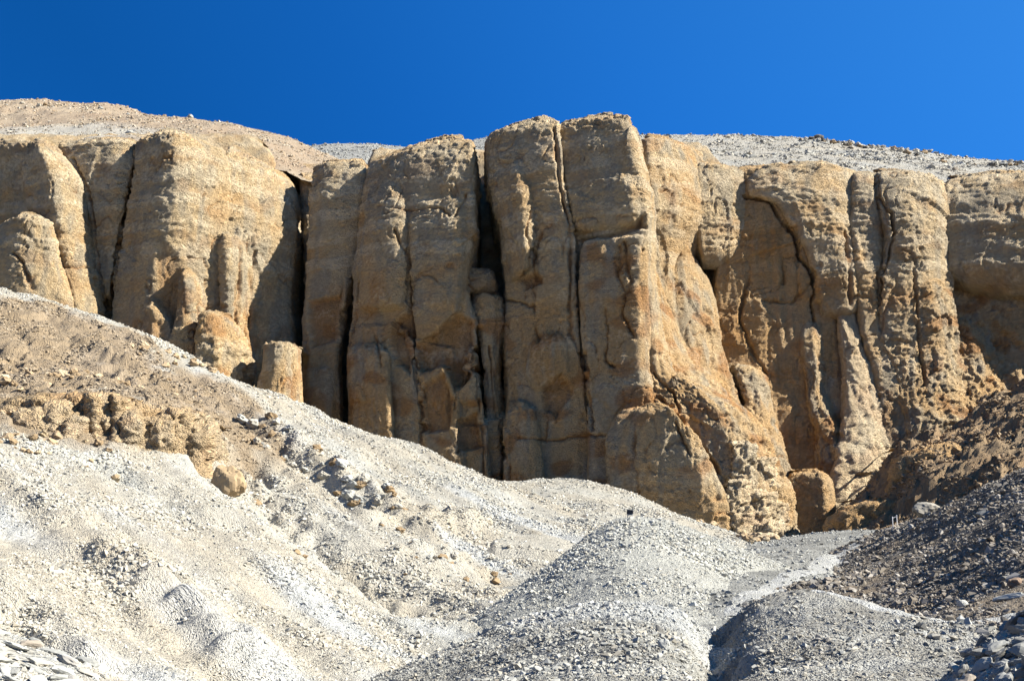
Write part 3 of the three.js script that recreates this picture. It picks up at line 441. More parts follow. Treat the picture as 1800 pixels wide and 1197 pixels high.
sheet('talus_fan', 'small pale talus fan banked against the foot of the tallest buttress', 'slope', [
  [860, 850, 124], [930, 845, 124], [1000, 843, 124], [1060, 852, 122], [1100, 866, 120], [1200, 905, 115], [1290, 938, 110], [1380, 975, 104],
  [940, 880, 110], [1020, 885, 109], [1050, 910, 102], [1120, 915, 102], [1200, 945, 98], [1300, 975, 92], [1060, 950, 92], [1180, 990, 86],
  [880, 875, 134], [1000, 870, 134], [1100, 890, 130], [1200, 930, 126], [1330, 970, 118],
], {
  z: [84, 132], u: [870, 1400], step: 1,
  relief: (x, z) => 0.3 * noise(x / 5, 0, z / 5) + 0.14 * noise(x / 1.6, 4, z / 1.6) + 0.08 * noise(x / 0.6, 8, z / 0.6),
  colour: (x, y, z) => mix3(WHITE, SAND, clamp(0.5 + 0.6 * noise(x / 4, 1, z / 4))),
  gravel: { n: 50000, big: 0, min: 1.1, max: 0.5, tone: [WHITE, SAND, PALE] },
});
sheet('valley_floor', 'grey gravelly valley floor between the cone and the dark slope', 'ground', [
  [1240, 1092, 49], [1300, 1062, 55], [1340, 1040, 59], [1400, 1010, 67], [1460, 980, 79], [1540, 942, 97],
  [1380, 985, 78], [1370, 962, 96], [1400, 947, 112], [1470, 941, 112], [1545, 934, 108], [1450, 962, 92],
  [1430, 1050, 62], [1500, 1010, 75], [1570, 985, 88], [1200, 1110, 50], [1000, 1120, 58], [1300, 1100, 50], [1400, 1060, 58], [1400, 990, 125], [1560, 990, 125], [700, 1190, 48], [800, 1160, 54], [1300, 1200, 40],
], {
  z: [30, 118], u: [600, 1700], step: 1,
  relief: (x, z) => 0.1 * noise(x / 3, 0, z / 3) + 0.07 * noise(x / 0.9, 4, z / 0.9),
  colour: (x, y, z) => mix3([0.164, 0.164, 0.148], PALE, clamp(0.4 + 0.6 * noise(x / 3, 1, z / 3))),
  gravel: { n: 80000, big: 60, min: 1.3, max: 0.5, tone: [PALE, WHITE, DARK] },
});
sheet('gravel_cone', 'cone-shaped mound of pale grey gravel before the cliff foot', 'mound', [
  [1110, 908, 71], [1080, 914, 70.5], [1150, 912, 71], [1030, 948, 69], [980, 988, 67], [920, 1034, 65], [865, 1078, 63],
  [1100, 960, 65], [1100, 1020, 59], [1100, 1062, 55], [1000, 1050, 60], [1200, 1000, 63], [1200, 1050, 57], [1235, 1086, 52], [1230, 937, 73], [1300, 964, 75], [1390, 998, 76], [1300, 1020, 66], [1270, 1058, 58],
  [1110, 945, 80], [1000, 1000, 80], [1250, 975, 84], [1110, 1000, 92], [900, 1090, 76], [1400, 1030, 84], [800, 1140, 60], [1000, 1120, 48], [1220, 1130, 46],
], {
  z: [46, 88], u: [800, 1400], step: 1,
  relief: (x, z) => 0.1 * noise(x / 4, 0, z / 4) + 0.09 * noise(x / 1.1, 4, z / 1.1) + 0.05 * noise(x / 0.4, 8, z / 0.4),
  colour: (x, y, z) => mix3([0.30, 0.302, 0.268], WHITE, clamp(0.45 + 0.5 * noise(x / 3, 1, z / 3))),
  gravel: { n: 150000, big: 120, min: 1.05, max: 0.42, tone: [PALE, WHITE, SAND] },
});
sheet('dark_slope', 'dark stony hillside rising to the right edge', 'slope', [
  [1800, 826, 71], [1700, 872, 77], [1600, 922, 86], [1545, 940, 93], [1800, 900, 54], [1800, 970, 46], [1800, 1040, 39], [1800, 1078, 35], [1700, 940, 60], [1700, 1000, 51], [1700, 1060, 44],
  [1600, 980, 68], [1600, 1030, 57], [1640, 1078, 48], [1500, 985, 76], [1500, 1030, 62], [1430, 1026, 64], [1350, 1052, 57], [1560, 1062, 52],
  [1950, 790, 68], [2100, 760, 64], [2000, 930, 46], [2000, 1050, 34], [2250, 800, 50],
  [1800, 880, 88], [1700, 915, 94], [1600, 965, 101], [1950, 870, 88], [1500, 1010, 100], [1330, 1090, 50],
], {
  z: [30, 100], u: [1290, 2300], step: 1,
  relief: (x, z) => 0.14 * noise(x / 5, 0, z / 5) + 0.12 * noise(x / 1.5, 4, z / 1.5) + 0.1 * noise(x / 0.6, 8, z / 0.6),
  colour: (x, y, z) => mix3(DARK, BROWN, clamp(0.4 + 0.6 * noise(x / 3, 1, z / 3))),
  gravel: { n: 190000, big: 290, min: 1.7, max: 0.75, tone: [[0.15, 0.142, 0.122], [0.23, 0.215, 0.19], [0.36, 0.355, 0.33]] },
});
const bankLitDust = [spot(1060, 1066, 39.6, 4), spot(1130, 1068, 39, 4), spot(1200, 1080, 38.4, 3.4), spot(1000, 1076, 40, 2.6), spot(930, 1092, 41, 2)];  // sunlit crest of the bank painted into its colour, along with pale dust
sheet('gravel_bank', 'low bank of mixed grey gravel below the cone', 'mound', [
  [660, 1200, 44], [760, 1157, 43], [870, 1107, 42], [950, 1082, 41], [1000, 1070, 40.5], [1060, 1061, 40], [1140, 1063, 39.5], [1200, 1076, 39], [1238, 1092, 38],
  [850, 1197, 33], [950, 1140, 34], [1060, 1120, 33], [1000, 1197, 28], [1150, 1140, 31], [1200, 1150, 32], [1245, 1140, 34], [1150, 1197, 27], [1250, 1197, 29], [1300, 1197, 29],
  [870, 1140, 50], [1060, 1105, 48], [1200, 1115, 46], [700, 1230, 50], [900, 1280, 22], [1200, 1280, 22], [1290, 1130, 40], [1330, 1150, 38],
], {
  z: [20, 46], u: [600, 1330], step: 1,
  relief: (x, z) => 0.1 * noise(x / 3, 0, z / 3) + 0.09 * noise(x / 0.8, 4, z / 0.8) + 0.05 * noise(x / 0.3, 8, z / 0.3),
  colour: (x, y, z) => mix3(mix3([0.14, 0.135, 0.116], [0.28, 0.277, 0.247], clamp(0.45 + 0.8 * noise(x / 2, 1, z / 2))), DUST, 0.6 * sstep(0, 0.6, near(bankLitDust, x, z))),  // dark gravel tone carries the flank's shade, crest whitened as sunlit
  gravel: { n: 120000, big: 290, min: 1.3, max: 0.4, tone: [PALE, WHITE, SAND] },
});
sheet('rubble_mound', 'rounded mound of coarse stones right of the blue gully', 'mound', [
  [1272, 1110, 38], [1282, 1088, 38.5], [1305, 1066, 39], [1345, 1048, 39.5], [1420, 1043, 40], [1500, 1054, 39], [1560, 1072, 38], [1640, 1092, 37], [1720, 1102, 36], [1800, 1098, 36],
  [1290, 1140, 33], [1296, 1197, 27.5], [1340, 1120, 32], [1400, 1110, 32], [1500, 1130, 30], [1600, 1140, 30], [1700, 1140, 30], [1400, 1197, 25], [1550, 1197, 24.5], [1700, 1197, 24.5], [1850, 1160, 27],
  [1262, 1160, 35], [1250, 1215, 29], [1345, 1090, 48], [1500, 1095, 46], [1700, 1130, 43], [1230, 1150, 42], [1400, 1290, 19], [1700, 1290, 19], [2000, 1100, 30], [2000, 1250, 20],
], {
  z: [18, 44], u: [1235, 2100], step: 1,
  relief: (x, z) => 0.12 * noise(x / 2.4, 0, z / 2.4) + 0.1 * noise(x / 0.8, 4, z / 0.8) + 0.05 * noise(x / 0.3, 8, z / 0.3),
  colour: (x, y, z) => mix3([0.19, 0.182, 0.155], PALE, clamp(0.35 + 0.7 * noise(x / 2, 1, z / 2))),
  gravel: { n: 140000, big: 300, min: 1.5, max: 0.5, tone: [PALE, SAND, DARK] },
});
sheet('rock_pile', 'shaded heap of angular rocks in the lower right corner', 'rock heap', [
  [1655, 1215, 13], [1690, 1172, 13.2], [1740, 1128, 13.6], [1800, 1088, 14], [1880, 1024, 14.4], [1980, 940, 14.6], [2100, 900, 14.8], [2250, 920, 15], [2400, 960, 15], [2250, 1080, 12.5], [2250, 1300, 9.5], [1760, 1197, 12], [1800, 1150, 12.6], [1850, 1197, 11.4], [1900, 1120, 12.6], [2000, 1010, 12.6], [2050, 1110, 11],
  [1690, 1210, 14.6], [1760, 1170, 15.6], [1850, 1130, 16], [2000, 1030, 17], [2200, 1000, 18], [2400, 1040, 18], [1800, 1300, 10], [1650, 1300, 12], [2100, 1200, 10],
], {
  z: [8, 18], u: [1600, 2450], step: 1,
  relief: (x, z) => 0.05 * noise(x / 0.5, 0, z / 0.5) + 0.03 * noise(x / 0.2, 4, z / 0.2),
  colour: (x, y, z) => mix3(PALE, SAND, clamp(0.4 + 0.6 * noise(x / 0.6, 1, z / 0.6))),
  gravel: { n: 24000, big: 0, min: 1.8, max: 0.12, tone: [PALE, SAND, WHITE] },
});
sheet('stony_bank', 'bright stony bank with flat white slabs in the lower left corner', 'bank', [
  [0, 1108, 23], [60, 1130, 22.5], [120, 1158, 22], [200, 1190, 21.5], [260, 1230, 21], [0, 1150, 20], [60, 1180, 19], [0, 1197, 17.5], [120, 1210, 18.5], [-120, 1080, 22], [-200, 1150, 17], [0, 1280, 14], [200, 1290, 15],
  [0, 1150, 26], [120, 1196, 25], [-120, 1130, 25], [300, 1270, 24],
], {
  z: [12, 24], u: [-300, 300], step: 1,
  relief: (x, z) => 0.05 * noise(x / 1.2, 0, z / 1.2) + 0.03 * noise(x / 0.4, 4, z / 0.4),
  colour: (x, y, z) => mix3(PALE, SAND, clamp(0.5 + 0.7 * noise(x / 1, 1, z / 1))),
  gravel: { n: 70000, big: 120, min: 1.2, max: 0.3, tone: [WHITE, DUST, SAND] },
});
cut('scree_slope', -2.6, 5, [430, 800, 88], [470, 850, 82], [540, 930, 76], [640, 1010, 72], [745, 1064, 67]);
cut('scree_slope', 1.6, 2.2, [500, 770, 100], [550, 810, 96], [600, 850, 92], [650, 880, 90], [700, 905, 88], [760, 915, 88], [830, 925, 90]);
cut('scree_slope', -1.2, 1.8, [490, 790, 96], [540, 830, 92], [600, 875, 88], [650, 905, 86]);
cut('scree_slope', 1.2, 1.6, [425, 735, 104], [460, 760, 102], [490, 800, 98]);
cut('scree_slope', 1.1, 1.4, [640, 930, 84], [700, 930, 86], [760, 950, 85]);
cut('scree_slope', 0.8, 0.9, [700, 985, 78], [760, 980, 80], [830, 985, 81]);
cut('scree_slope', 0.8, 0.9, [720, 1015, 75], [790, 1005, 77], [850, 1005, 79]);
cut('scree_slope', 1.5, 4, [30, 880, 60], [150, 960, 54], [300, 1060, 48], [420, 1140, 45]);
cut('scree_slope', -1.1, 1.6, [0, 1040, 41], [60, 1085, 38.5], [140, 1130, 37], [200, 1160, 36.5]);
cut('scree_slope', 0.7, 0.9, [40, 1070, 39.5], [90, 1100, 38.5], [150, 1130, 37.8]);
cut('scree_slope', -1, 1.8, [180, 820, 74], [280, 860, 72], [350, 900, 70], [430, 920, 70]);
cut('scree_slope', -1.1, 2.2, [100, 620, 104], [250, 700, 98], [420, 770, 98]);
cut('scree_slope', 1.0, 1.8, [160, 600, 108], [300, 680, 104], [400, 730, 104]);
cut('scree_slope', -1.6, 1.1, [362, 800, 83], [366, 818, 80.5]);
cut('rubble_mound', -1.3, 1.1, [1256, 1100, 39], [1252, 1130, 36], [1256, 1160, 33], [1262, 1197, 29]);
cut('gravel_bank', -1.3, 1.1, [1256, 1100, 39], [1252, 1130, 36], [1256, 1160, 33], [1262, 1197, 29]);
// hills on top of the cliff
sheet('plateau_hill', 'tan desert hill on the clifftop at upper left', 'hill', [
  [-400, 150, 225], [0, 181, 222], [100, 182, 220], [205, 187, 218], [300, 213, 212], [400, 224, 208], [480, 233, 204], [520, 250, 201], [545, 258, 199], [600, 285, 195],
  [0, 215, 185], [120, 215, 183], [0, 243, 162], [120, 240, 162], [230, 236, 162], [300, 240, 164], [400, 252, 164], [480, 270, 164], [530, 292, 164], [-300, 240, 162], [600, 310, 168], [-300, 262, 152], [0, 261, 152], [120, 259, 152], [230, 256, 153], [320, 258, 154], [400, 278, 154], [480, 294, 155], [530, 316, 156],
  [0, 205, 250], [300, 235, 240], [540, 285, 225], [-300, 200, 250],
], {
  z: [155.5, 235], u: [-420, 640], step: 1.4, open: true,
  relief: (x, z) => 0.9 * noise(x / 11, 0, z / 11) + 0.5 * noise(x / 4, 4, z / 4) + 0.22 * noise(x / 1.3, 8, z / 1.3) + 0.12 * noise(x / 0.6, 8, z / 0.6) + 0.9 * near([spot(30, 205, 200, 18)], x, z) * noise(x / 2.2, 3, z / 4),
  colour: (x, y, z) => mix3(mix3([0.31, 0.25, 0.175], [0.27, 0.195, 0.125], clamp(0.4 + 0.7 * noise(x / 8, 1, z / 8))), WHITE, 0.75 * near([spot(120, 228, 170, 14), spot(60, 235, 168, 12), spot(200, 236, 166, 12)], x, z)),
  gravel: { n: 40000, big: 0, min: 1, max: 0.9, tone: [SAND, BROWN, WHITE] },
});
sheet('distant_hill', 'far grey gravel rise seen through the notch in the clifftop', 'hill', [
  [520, 262, 262], [600, 254, 260], [660, 254, 260], [750, 262, 255], [850, 245, 255], [540, 285, 215], [640, 285, 212], [760, 285, 210], [500, 310, 190], [700, 310, 190], [860, 280, 200],
  [600, 285, 290], [750, 290, 290],
], {
  z: [185, 280], u: [480, 900], step: 1.6, open: true,
  relief: (x, z) => 0.5 * noise(x / 8, 0, z / 8) + 0.3 * noise(x / 1.6, 4, z / 1.6) + 0.15 * noise(x / 0.7, 4, z / 0.7),
  colour: (x, y, z) => mix3(PALE, [0.164, 0.164, 0.152], clamp(0.5 + 0.6 * noise(x / 3, 1, z / 3))),
  gravel: { n: 12000, big: 0, min: 1.2, max: 1.1, tone: [PALE, WHITE, DARK] },
});
sheet('plateau_rim', 'pale gravel rise on the clifftop at upper right', 'hill', [
  [1080, 240, 210], [1200, 238, 208], [1300, 240, 206], [1440, 245, 204], [1550, 261, 200], [1640, 272, 197], [1664, 284, 195], [1800, 286, 192], [2000, 296, 190], [2200, 300, 190],
  [1120, 276, 154], [1200, 276, 154], [1260, 302, 154], [1400, 304, 154], [1500, 307, 154], [1600, 318, 154], [1700, 324, 155], [1800, 328, 155], [2000, 332, 155], [2200, 336, 155], [1180, 262, 164], [1240, 284, 163], [1300, 285, 162], [1400, 280, 164], [1500, 287, 163], [1600, 296, 162], [1700, 303, 162], [1800, 308, 162], [2000, 312, 162], [2200, 316, 162],
  [1250, 262, 184], [1440, 264, 184], [1600, 282, 180], [1750, 296, 178], [1200, 265, 245], [1500, 285, 240], [1800, 310, 230], [2100, 325, 230],
], {
  z: [155.5, 225], u: [1090, 2260], step: 1.4, open: true,
  relief: (x, z) => 0.35 * noise(x / 7, 0, z / 7) + 0.25 * noise(x / 2, 4, z / 2) + 0.14 * noise(x / 0.7, 4, z / 0.7),
  colour: (x, y, z) => mix3(PALE, SAND, clamp(0.5 + 0.6 * noise(x / 5, 1, z / 5))),
  gravel: { n: 45000, big: 60, min: 1.1, max: 1.3, tone: [PALE, SAND, DARK] },
});
sheet('rubble_knoll', 'shaded rubbly knoll of brown rock at right behind the dark slope', 'knoll', [
  [1470, 912, 128], [1530, 880, 126], [1575, 838, 125], [1580, 800, 126], [1625, 770, 127], [1700, 735, 130], [1760, 690, 134], [1810, 676, 136], [1950, 640, 138], [2200, 600, 140],
  [1560, 905, 121], [1620, 860, 118], [1700, 820, 117], [1800, 780, 117], [1640, 905, 112], [1760, 870, 108], [1900, 800, 108], [2100, 760, 110], [1540, 930, 116], [2200, 850, 96],
  [1620, 812, 121], [1700, 770, 124], [1480, 940, 122],
  [1470, 945, 136], [1580, 870, 137], [1640, 810, 138], [1720, 760, 142], [1800, 715, 146], [2000, 690, 148],
], {
  z: [100, 146], u: [1440, 2260], step: 1,
  relief: (x, z) => 0.9 * noise(x / 5, 0, z / 5) + 1.1 * facet(x / 4, 1, z / 4) + 0.55 * facet(x / 1.5 + 0.3 * noise(x, 2, z), 4, z / 1.5) + 0.25 * facet(x / 0.6, 4, z / 0.6),
  colour: (x, y, z) => mix3(BROWN, [0.22, 0.14, 0.07], clamp(0.4 + 0.7 * noise(x / 4, y / 2, z / 4))),
  gravel: { n: 60000, big: 0, min: 1.4, max: 0.9, tone: [BROWN, [0.197, 0.139, 0.082], [0.246, 0.205, 0.148]] },
});
const topOf = (x, z) => { let h = -1e9, b = null; for (const s of sheets) { const Z = -z, u = x / Z * FOCAL * 0.98 + W / 2; if (Z < s.z[0] - 6 || Z > s.z[1] + 8 || u < s.u[0] - 200 || u > s.u[1] + 200) continue; const v = s.height(x, z); if (v > h) { h = v; b = s; } } return [h, b]; };

// angular stones, a few shapes of each kind
const stoneShapes = [], pebbleShapes = [];
for (let k = 0; k < 9; k++) { const p = [], sx = 0.75 + rnd() * 0.35, sy = 0.4 + rnd() * 0.3, sz = 0.6 + rnd() * 0.35; for (let i = 0; i < 15; i++) { const a = rnd() * 6.283, z = rnd() * 2 - 1, r = Math.sqrt(1 - z * z), q = 0.42 + rnd() * 0.1; p.push(new THREE.Vector3(Math.cos(a) * r * q * sx, z * q * sy, Math.sin(a) * r * q * sz)); } stoneShapes.push(new ConvexGeometry(p)); }
for (let k = 0; k < 4; k++) { const p = []; for (let i = 0; i < 8; i++) { const a = rnd() * 6.283, z = rnd() * 2 - 1, r = Math.sqrt(1 - z * z), q = 0.4 + rnd() * 0.15; p.push(new THREE.Vector3(Math.cos(a) * r * q, z * q * 0.65, Math.sin(a) * r * q * 0.8)); } pebbleShapes.push(new ConvexGeometry(p)); }
const shade = (c, k) => c.map((v) => v * k);
const toneMats = new Map();
const toneMat = (c) => { const k = c.map((v) => Math.round(v * 30)).join(); if (!toneMats.has(k)) toneMats.set(k, solid(...c)); return toneMats.get(k); };
const M4 = new THREE.Matrix4(), Q = new THREE.Quaternion(), E = new THREE.Euler(), V3 = new THREE.Vector3(), S3 = new THREE.Vector3(), COL = new THREE.Color();

function buildSheet(s) {
  // rows nearer the viewpoint are set closer together, as there is more to see there
  const rows = []; for (let Z = s.z[0] - (s.open ? 0 : 4); Z < s.z[1] + 5;) { rows.push(Z); Z += Math.max(0.05, Z / 1113 * 2.5 * s.step); }
  const us = []; for (let u = s.u[0] - 60; u < s.u[1] + 70; u += (u < -60 || u > 1850 ? 7 : 2.4) * s.step * 1.76) us.push(u);
  const cols = us.length, nu = cols - 1, nv = rows.length;
  const P = new Float32Array(cols * nv * 3), C = new Float32Array(cols * nv * 3), uv = new Float32Array(cols * nv * 2), keep = new Uint8Array(cols * nv);
  for (let j = 0; j < nv; j++) for (let i = 0; i < cols; i++) {
    const u = us[i], q = j * cols + i, z = -rows[j], x = (u - W / 2) / FOCAL * 1.02 * rows[j], h = s.height(x, z);
    keep[q] = h > topOf(x, z)[0] - 0.9 ? 1 : 0;
    const y = keep[q] ? h + s.relief(x, z) : h;
    P[q * 3] = x; P[q * 3 + 1] = y; P[q * 3 + 2] = z; uv[q * 2] = x / 9; uv[q * 2 + 1] = z / 9;
    if (keep[q]) { const c = s.colour(x, y, z), k = 1 + 0.14 * noise(x / 0.5, 3, z / 0.5) + 0.1 * noise(x / 1.4, 3, z / 1.4); C[q * 3] = c[0] * k; C[q * 3 + 1] = c[1] * k; C[q * 3 + 2] = c[2] * k; }
  }
  const idx = [];
  for (let j = 0; j < nv - 1; j++) for (let i = 0; i < nu; i++) { const a = j * cols + i, b = a + 1, c = a + cols, d = c + 1; if (keep[a] || keep[b] || keep[c] || keep[d]) idx.push(a, b, d, a, d, c); }
  const used = new Int32Array(cols * nv).fill(-1); let n = 0; for (let k = 0; k < idx.length; k++) { if (used[idx[k]] < 0) used[idx[k]] = n++; idx[k] = used[idx[k]]; }
  const p2 = new Float32Array(n * 3), c2 = new Float32Array(n * 3), u2 = new Float32Array(n * 2);
  for (let q = 0; q < used.length; q++) if (used[q] >= 0) { const t = used[q]; for (let k = 0; k < 3; k++) { p2[t * 3 + k] = P[q * 3 + k]; c2[t * 3 + k] = C[q * 3 + k] || 0.4; } u2[t * 2] = uv[q * 2]; u2[t * 2 + 1] = uv[q * 2 + 1]; }
  const g = new THREE.BufferGeometry(); g.setAttribute('position', new THREE.BufferAttribute(p2, 3)); g.setAttribute('color', new THREE.BufferAttribute(c2, 3)); g.setAttribute('uv', new THREE.BufferAttribute(u2, 2));
  g.setIndex(idx); g.computeVertexNormals();
  s.mesh = tag(mesh(s.name, g, screeMat, scene), s.label, s.category, null, 'structure');
  // loose stones lying on it: the small ones as one mass, the ones that can be told apart each by itself
  const G = s.gravel, spots = pebbleShapes.map(() => []), big = [];
  const z0 = Math.max(s.z[0] - 0, 6), z1 = s.z[1];
  for (let k = 0; k < G.n; k++) {
    const Z = z0 * Math.pow(z1 / z0, rnd()), u = s.u[0] + rnd() * (s.u[1] - s.u[0]), px = Z / 1113; const r1 = rnd(), r2 = rnd(), r3 = rnd(), r4 = rnd(), r5 = rnd();
    if (u < -260 || u > 2250) continue;
    const x = (u - W / 2) / FOCAL * Z, z = -Z, h = s.height(x, z);
    if (h < topOf(x, z)[0] - 0.02) continue;
    let size = px * G.min * 1.3 * Math.pow(1 - 0.985 * r1, -0.42);
    const patch = clamp(0.5 + noise(x / 7, 70, z / 7) + 0.5 * noise(x / 2.5, 71, z / 2.5)); size *= 0.7 + 0.9 * patch * patch;
    if (size > G.max) size = G.max * (0.6 + 0.4 * r2);
    const thick = sstep(-0.5, 0.6, noise(x / 5, 60, z / 5) + 0.6 * noise(x / 1.6, 61, z / 1.6)); if (r5 > 0.12 + 0.88 * thick) continue;
    const item = [x, h + s.relief(x, z) + size * (0.08 - 0.1 * r2), z, size, r3, r4];
    if (G.big && size > 10 * Z / FOCAL && big.length < 299) big.push(item); else spots[k % 4].push(item);
  }
  const place = (o, [x, y, z, size, a, b], flat) => { E.set((a - 0.5) * flat, b * 6.283, (rndOf(a, b) - 0.5) * flat); Q.setFromEuler(E); V3.set(x, y, z); S3.set(size * (0.9 + 0.5 * a), size * (0.75 + 0.5 * b), size * (0.9 + 0.3 * b)); return o.compose(V3, Q, S3); };
  spots.forEach((list, k) => {
    if (!list.length) return;
    const im = new THREE.InstancedMesh(pebbleShapes[k], stoneMat, list.length); im.name = 'gravel'; im.userData.kind = 'stuff'; im.castShadow = im.receiveShadow = true;
    list.forEach((it, i) => { im.setMatrixAt(i, place(M4, it, 1.3)); const c = toneOf(s, it); im.setColorAt(i, COL.setRGB(...c)); });
    s.mesh.add(im);
  });
  big.sort((p, q) => q[3] / -q[2] - p[3] / -p[2]);
  big.forEach((it, i) => { const m = mesh('stone', stoneShapes[i % stoneShapes.length], toneMat(toneOf(s, it)), s.mesh); place(M4, it, 0.9); M4.decompose(m.position, m.quaternion, m.scale); m.scale.multiplyScalar(1.15); });
}
const rndOf = (a, b) => { const v = Math.sin(a * 127.1 + b * 311.7) * 43758.5453; return v - Math.floor(v); };
function toneOf(s, [x, y, z, size, a, b]) { const t = s.gravel.tone, r = rndOf(b, a), g = s.colour(x, y, z), k = r < 0.45 ? t[0] : r < 0.8 ? t[1] : t[2], m = 0.8 + 0.4 * rndOf(a + b, a); return mix3(k, g, g[0] < 0.33 && s.name === 'scree_slope' ? 0.85 : 0.5).map((v) => v * m); }
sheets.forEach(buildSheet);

// the wide ground under and behind everything
{
  const g = new THREE.PlaneGeometry(1600, 1600, 80, 80); g.rotateX(-Math.PI / 2);
  const p = g.attributes.position, c = new Float32Array(p.count * 3), u = g.attributes.uv;
  for (let i = 0; i < p.count; i++) { const x = p.getX(i), z = p.getZ(i); p.setY(i, -3.2 + 0.5 * noise(x / 60, 0, z / 60)); u.setXY(i, x / 9, z / 9); const k = mix3(WHITE, SAND, clamp(0.5 + 0.5 * noise(x / 30, 5, z / 30))); c.set(k, i * 3); }
  g.setAttribute('color', new THREE.BufferAttribute(c, 3)); g.computeVertexNormals();
  tag(mesh('ground', g, screeMat, scene), 'pale stony desert ground under the slopes', 'ground', null, 'structure');
}
const groundAt = (x, z) => { const [h, s] = topOf(x, z); return h + (s ? s.relief(x, z) : 0); };


// ------------------------------------------------------------------ things on the slopes
const standing = (px, py, d) => { const [x, , z] = at(px, py, d); return [x, groundAt(x, z), z]; };
function rockShape(n, sx, sy, sz, rough) {                            // a broken stone: a ball cut by random planes, with chipped faces
  const planes = [], count = 9 + Math.floor(rnd() * 5); for (let i = 0; i < count; i++) { const a = rnd() * 6.283, z = rnd() * 2 - 1, r = Math.sqrt(1 - z * z); planes.push([Math.cos(a) * r, z, Math.sin(a) * r, 0.62 + rnd() * 0.3]); }
  const g = new THREE.IcosahedronGeometry(1, n > 40 ? 6 : n > 20 ? 3 : 2), p = g.attributes.position, o = rnd() * 90;
  for (let i = 0; i < p.count; i++) {
    const x = p.getX(i), y = p.getY(i), z = p.getZ(i); let r = 1;
    for (const [a, b, c, d] of planes) { const t = a * x + b * y + c * z; if (t > 0.05) r = Math.min(r, d / t); }
    r *= 0.5 * (1 + rough * 0.35 * facet(x * 1.6 + o, y * 2.2, z * 1.6) + rough * 0.12 * facet(x * 5 + o, y * 6, z * 5) + rough * 0.25 * noise(x * 1.5 + o, y * 1.5, z * 1.5));
    p.setXYZ(i, x * r * sx, y * r * sy, z * r * sz);
  }
  g.deleteAttribute('uv'); g.computeVertexNormals(); return g;
}
// the pale footpath climbing between the cone and the dark slope, and its branch along the rubble mound
function path(label, line, width) {
  const P = line.map((q) => standing(...q)), c = new THREE.CatmullRomCurve3(P.map((q) => new THREE.Vector3(...q))), n = Math.ceil(c.getLength() / 0.22), m = 9, pos = [], col = [], uv = [], idx = [];
  for (let i = 0; i <= n; i++) {
    const p = c.getPointAt(i / n), t = c.getTangentAt(i / n), sx = -t.z, sz = t.x, l = Math.hypot(sx, sz), wd = width * (1 + 0.35 * noise(i / 20, 3, 7)) * Math.min(1, 0.3 + i / 12, 0.3 + (n - i) / 12);
    for (let j = 0; j <= m; j++) { const k = (j / m - 0.5) * wd * (1 + 0.2 * noise(i / 5, j < m / 2 ? 1 : 9, 2)), x = p.x + sx / l * k, z = p.z + sz / l * k, edge = 1 - Math.pow(Math.abs(j / m - 0.5) * 2, 3); pos.push(x, groundAt(x, z) - 0.06 + 0.11 * edge, z); const g = mix3(WHITE, [0.38, 0.39, 0.385], 0.5 + 0.5 * noise(x / 0.8, 2, z / 0.8)); col.push(...g); uv.push(x / 9, z / 9); }
  }
  for (let i = 0; i < n; i++) for (let j = 0; j < m; j++) { const a = i * (m + 1) + j, b = a + 1, d = a + m + 1, e = d + 1; idx.push(a, b, e, a, e, d); }
  const g = new THREE.BufferGeometry(); g.setAttribute('position', new THREE.Float32BufferAttribute(pos, 3)); g.setAttribute('color', new THREE.Float32BufferAttribute(col, 3)); g.setAttribute('uv', new THREE.Float32BufferAttribute(uv, 2)); g.setIndex(idx); g.computeVertexNormals();
  tag(mesh('path', g, screeMat, scene), label, 'path', null, 'structure');
}
path('white dusty footpath climbing past the foot of the gravel cone', [[1286, 1072, 52.5], [1310, 1056, 55.5], [1350, 1032, 60], [1400, 1005, 68], [1440, 985, 75], [1480, 968, 82], [1530, 945, 93]], 2.3);
path('pale trampled footpath along the brow of the rubble mound', [[1430, 1048, 39.2], [1500, 1060, 38.3], [1560, 1079, 37.2], [1640, 1099, 36], [1720, 1109, 35], [1800, 1105, 35], [1880, 1098, 35.5]], 1.7);

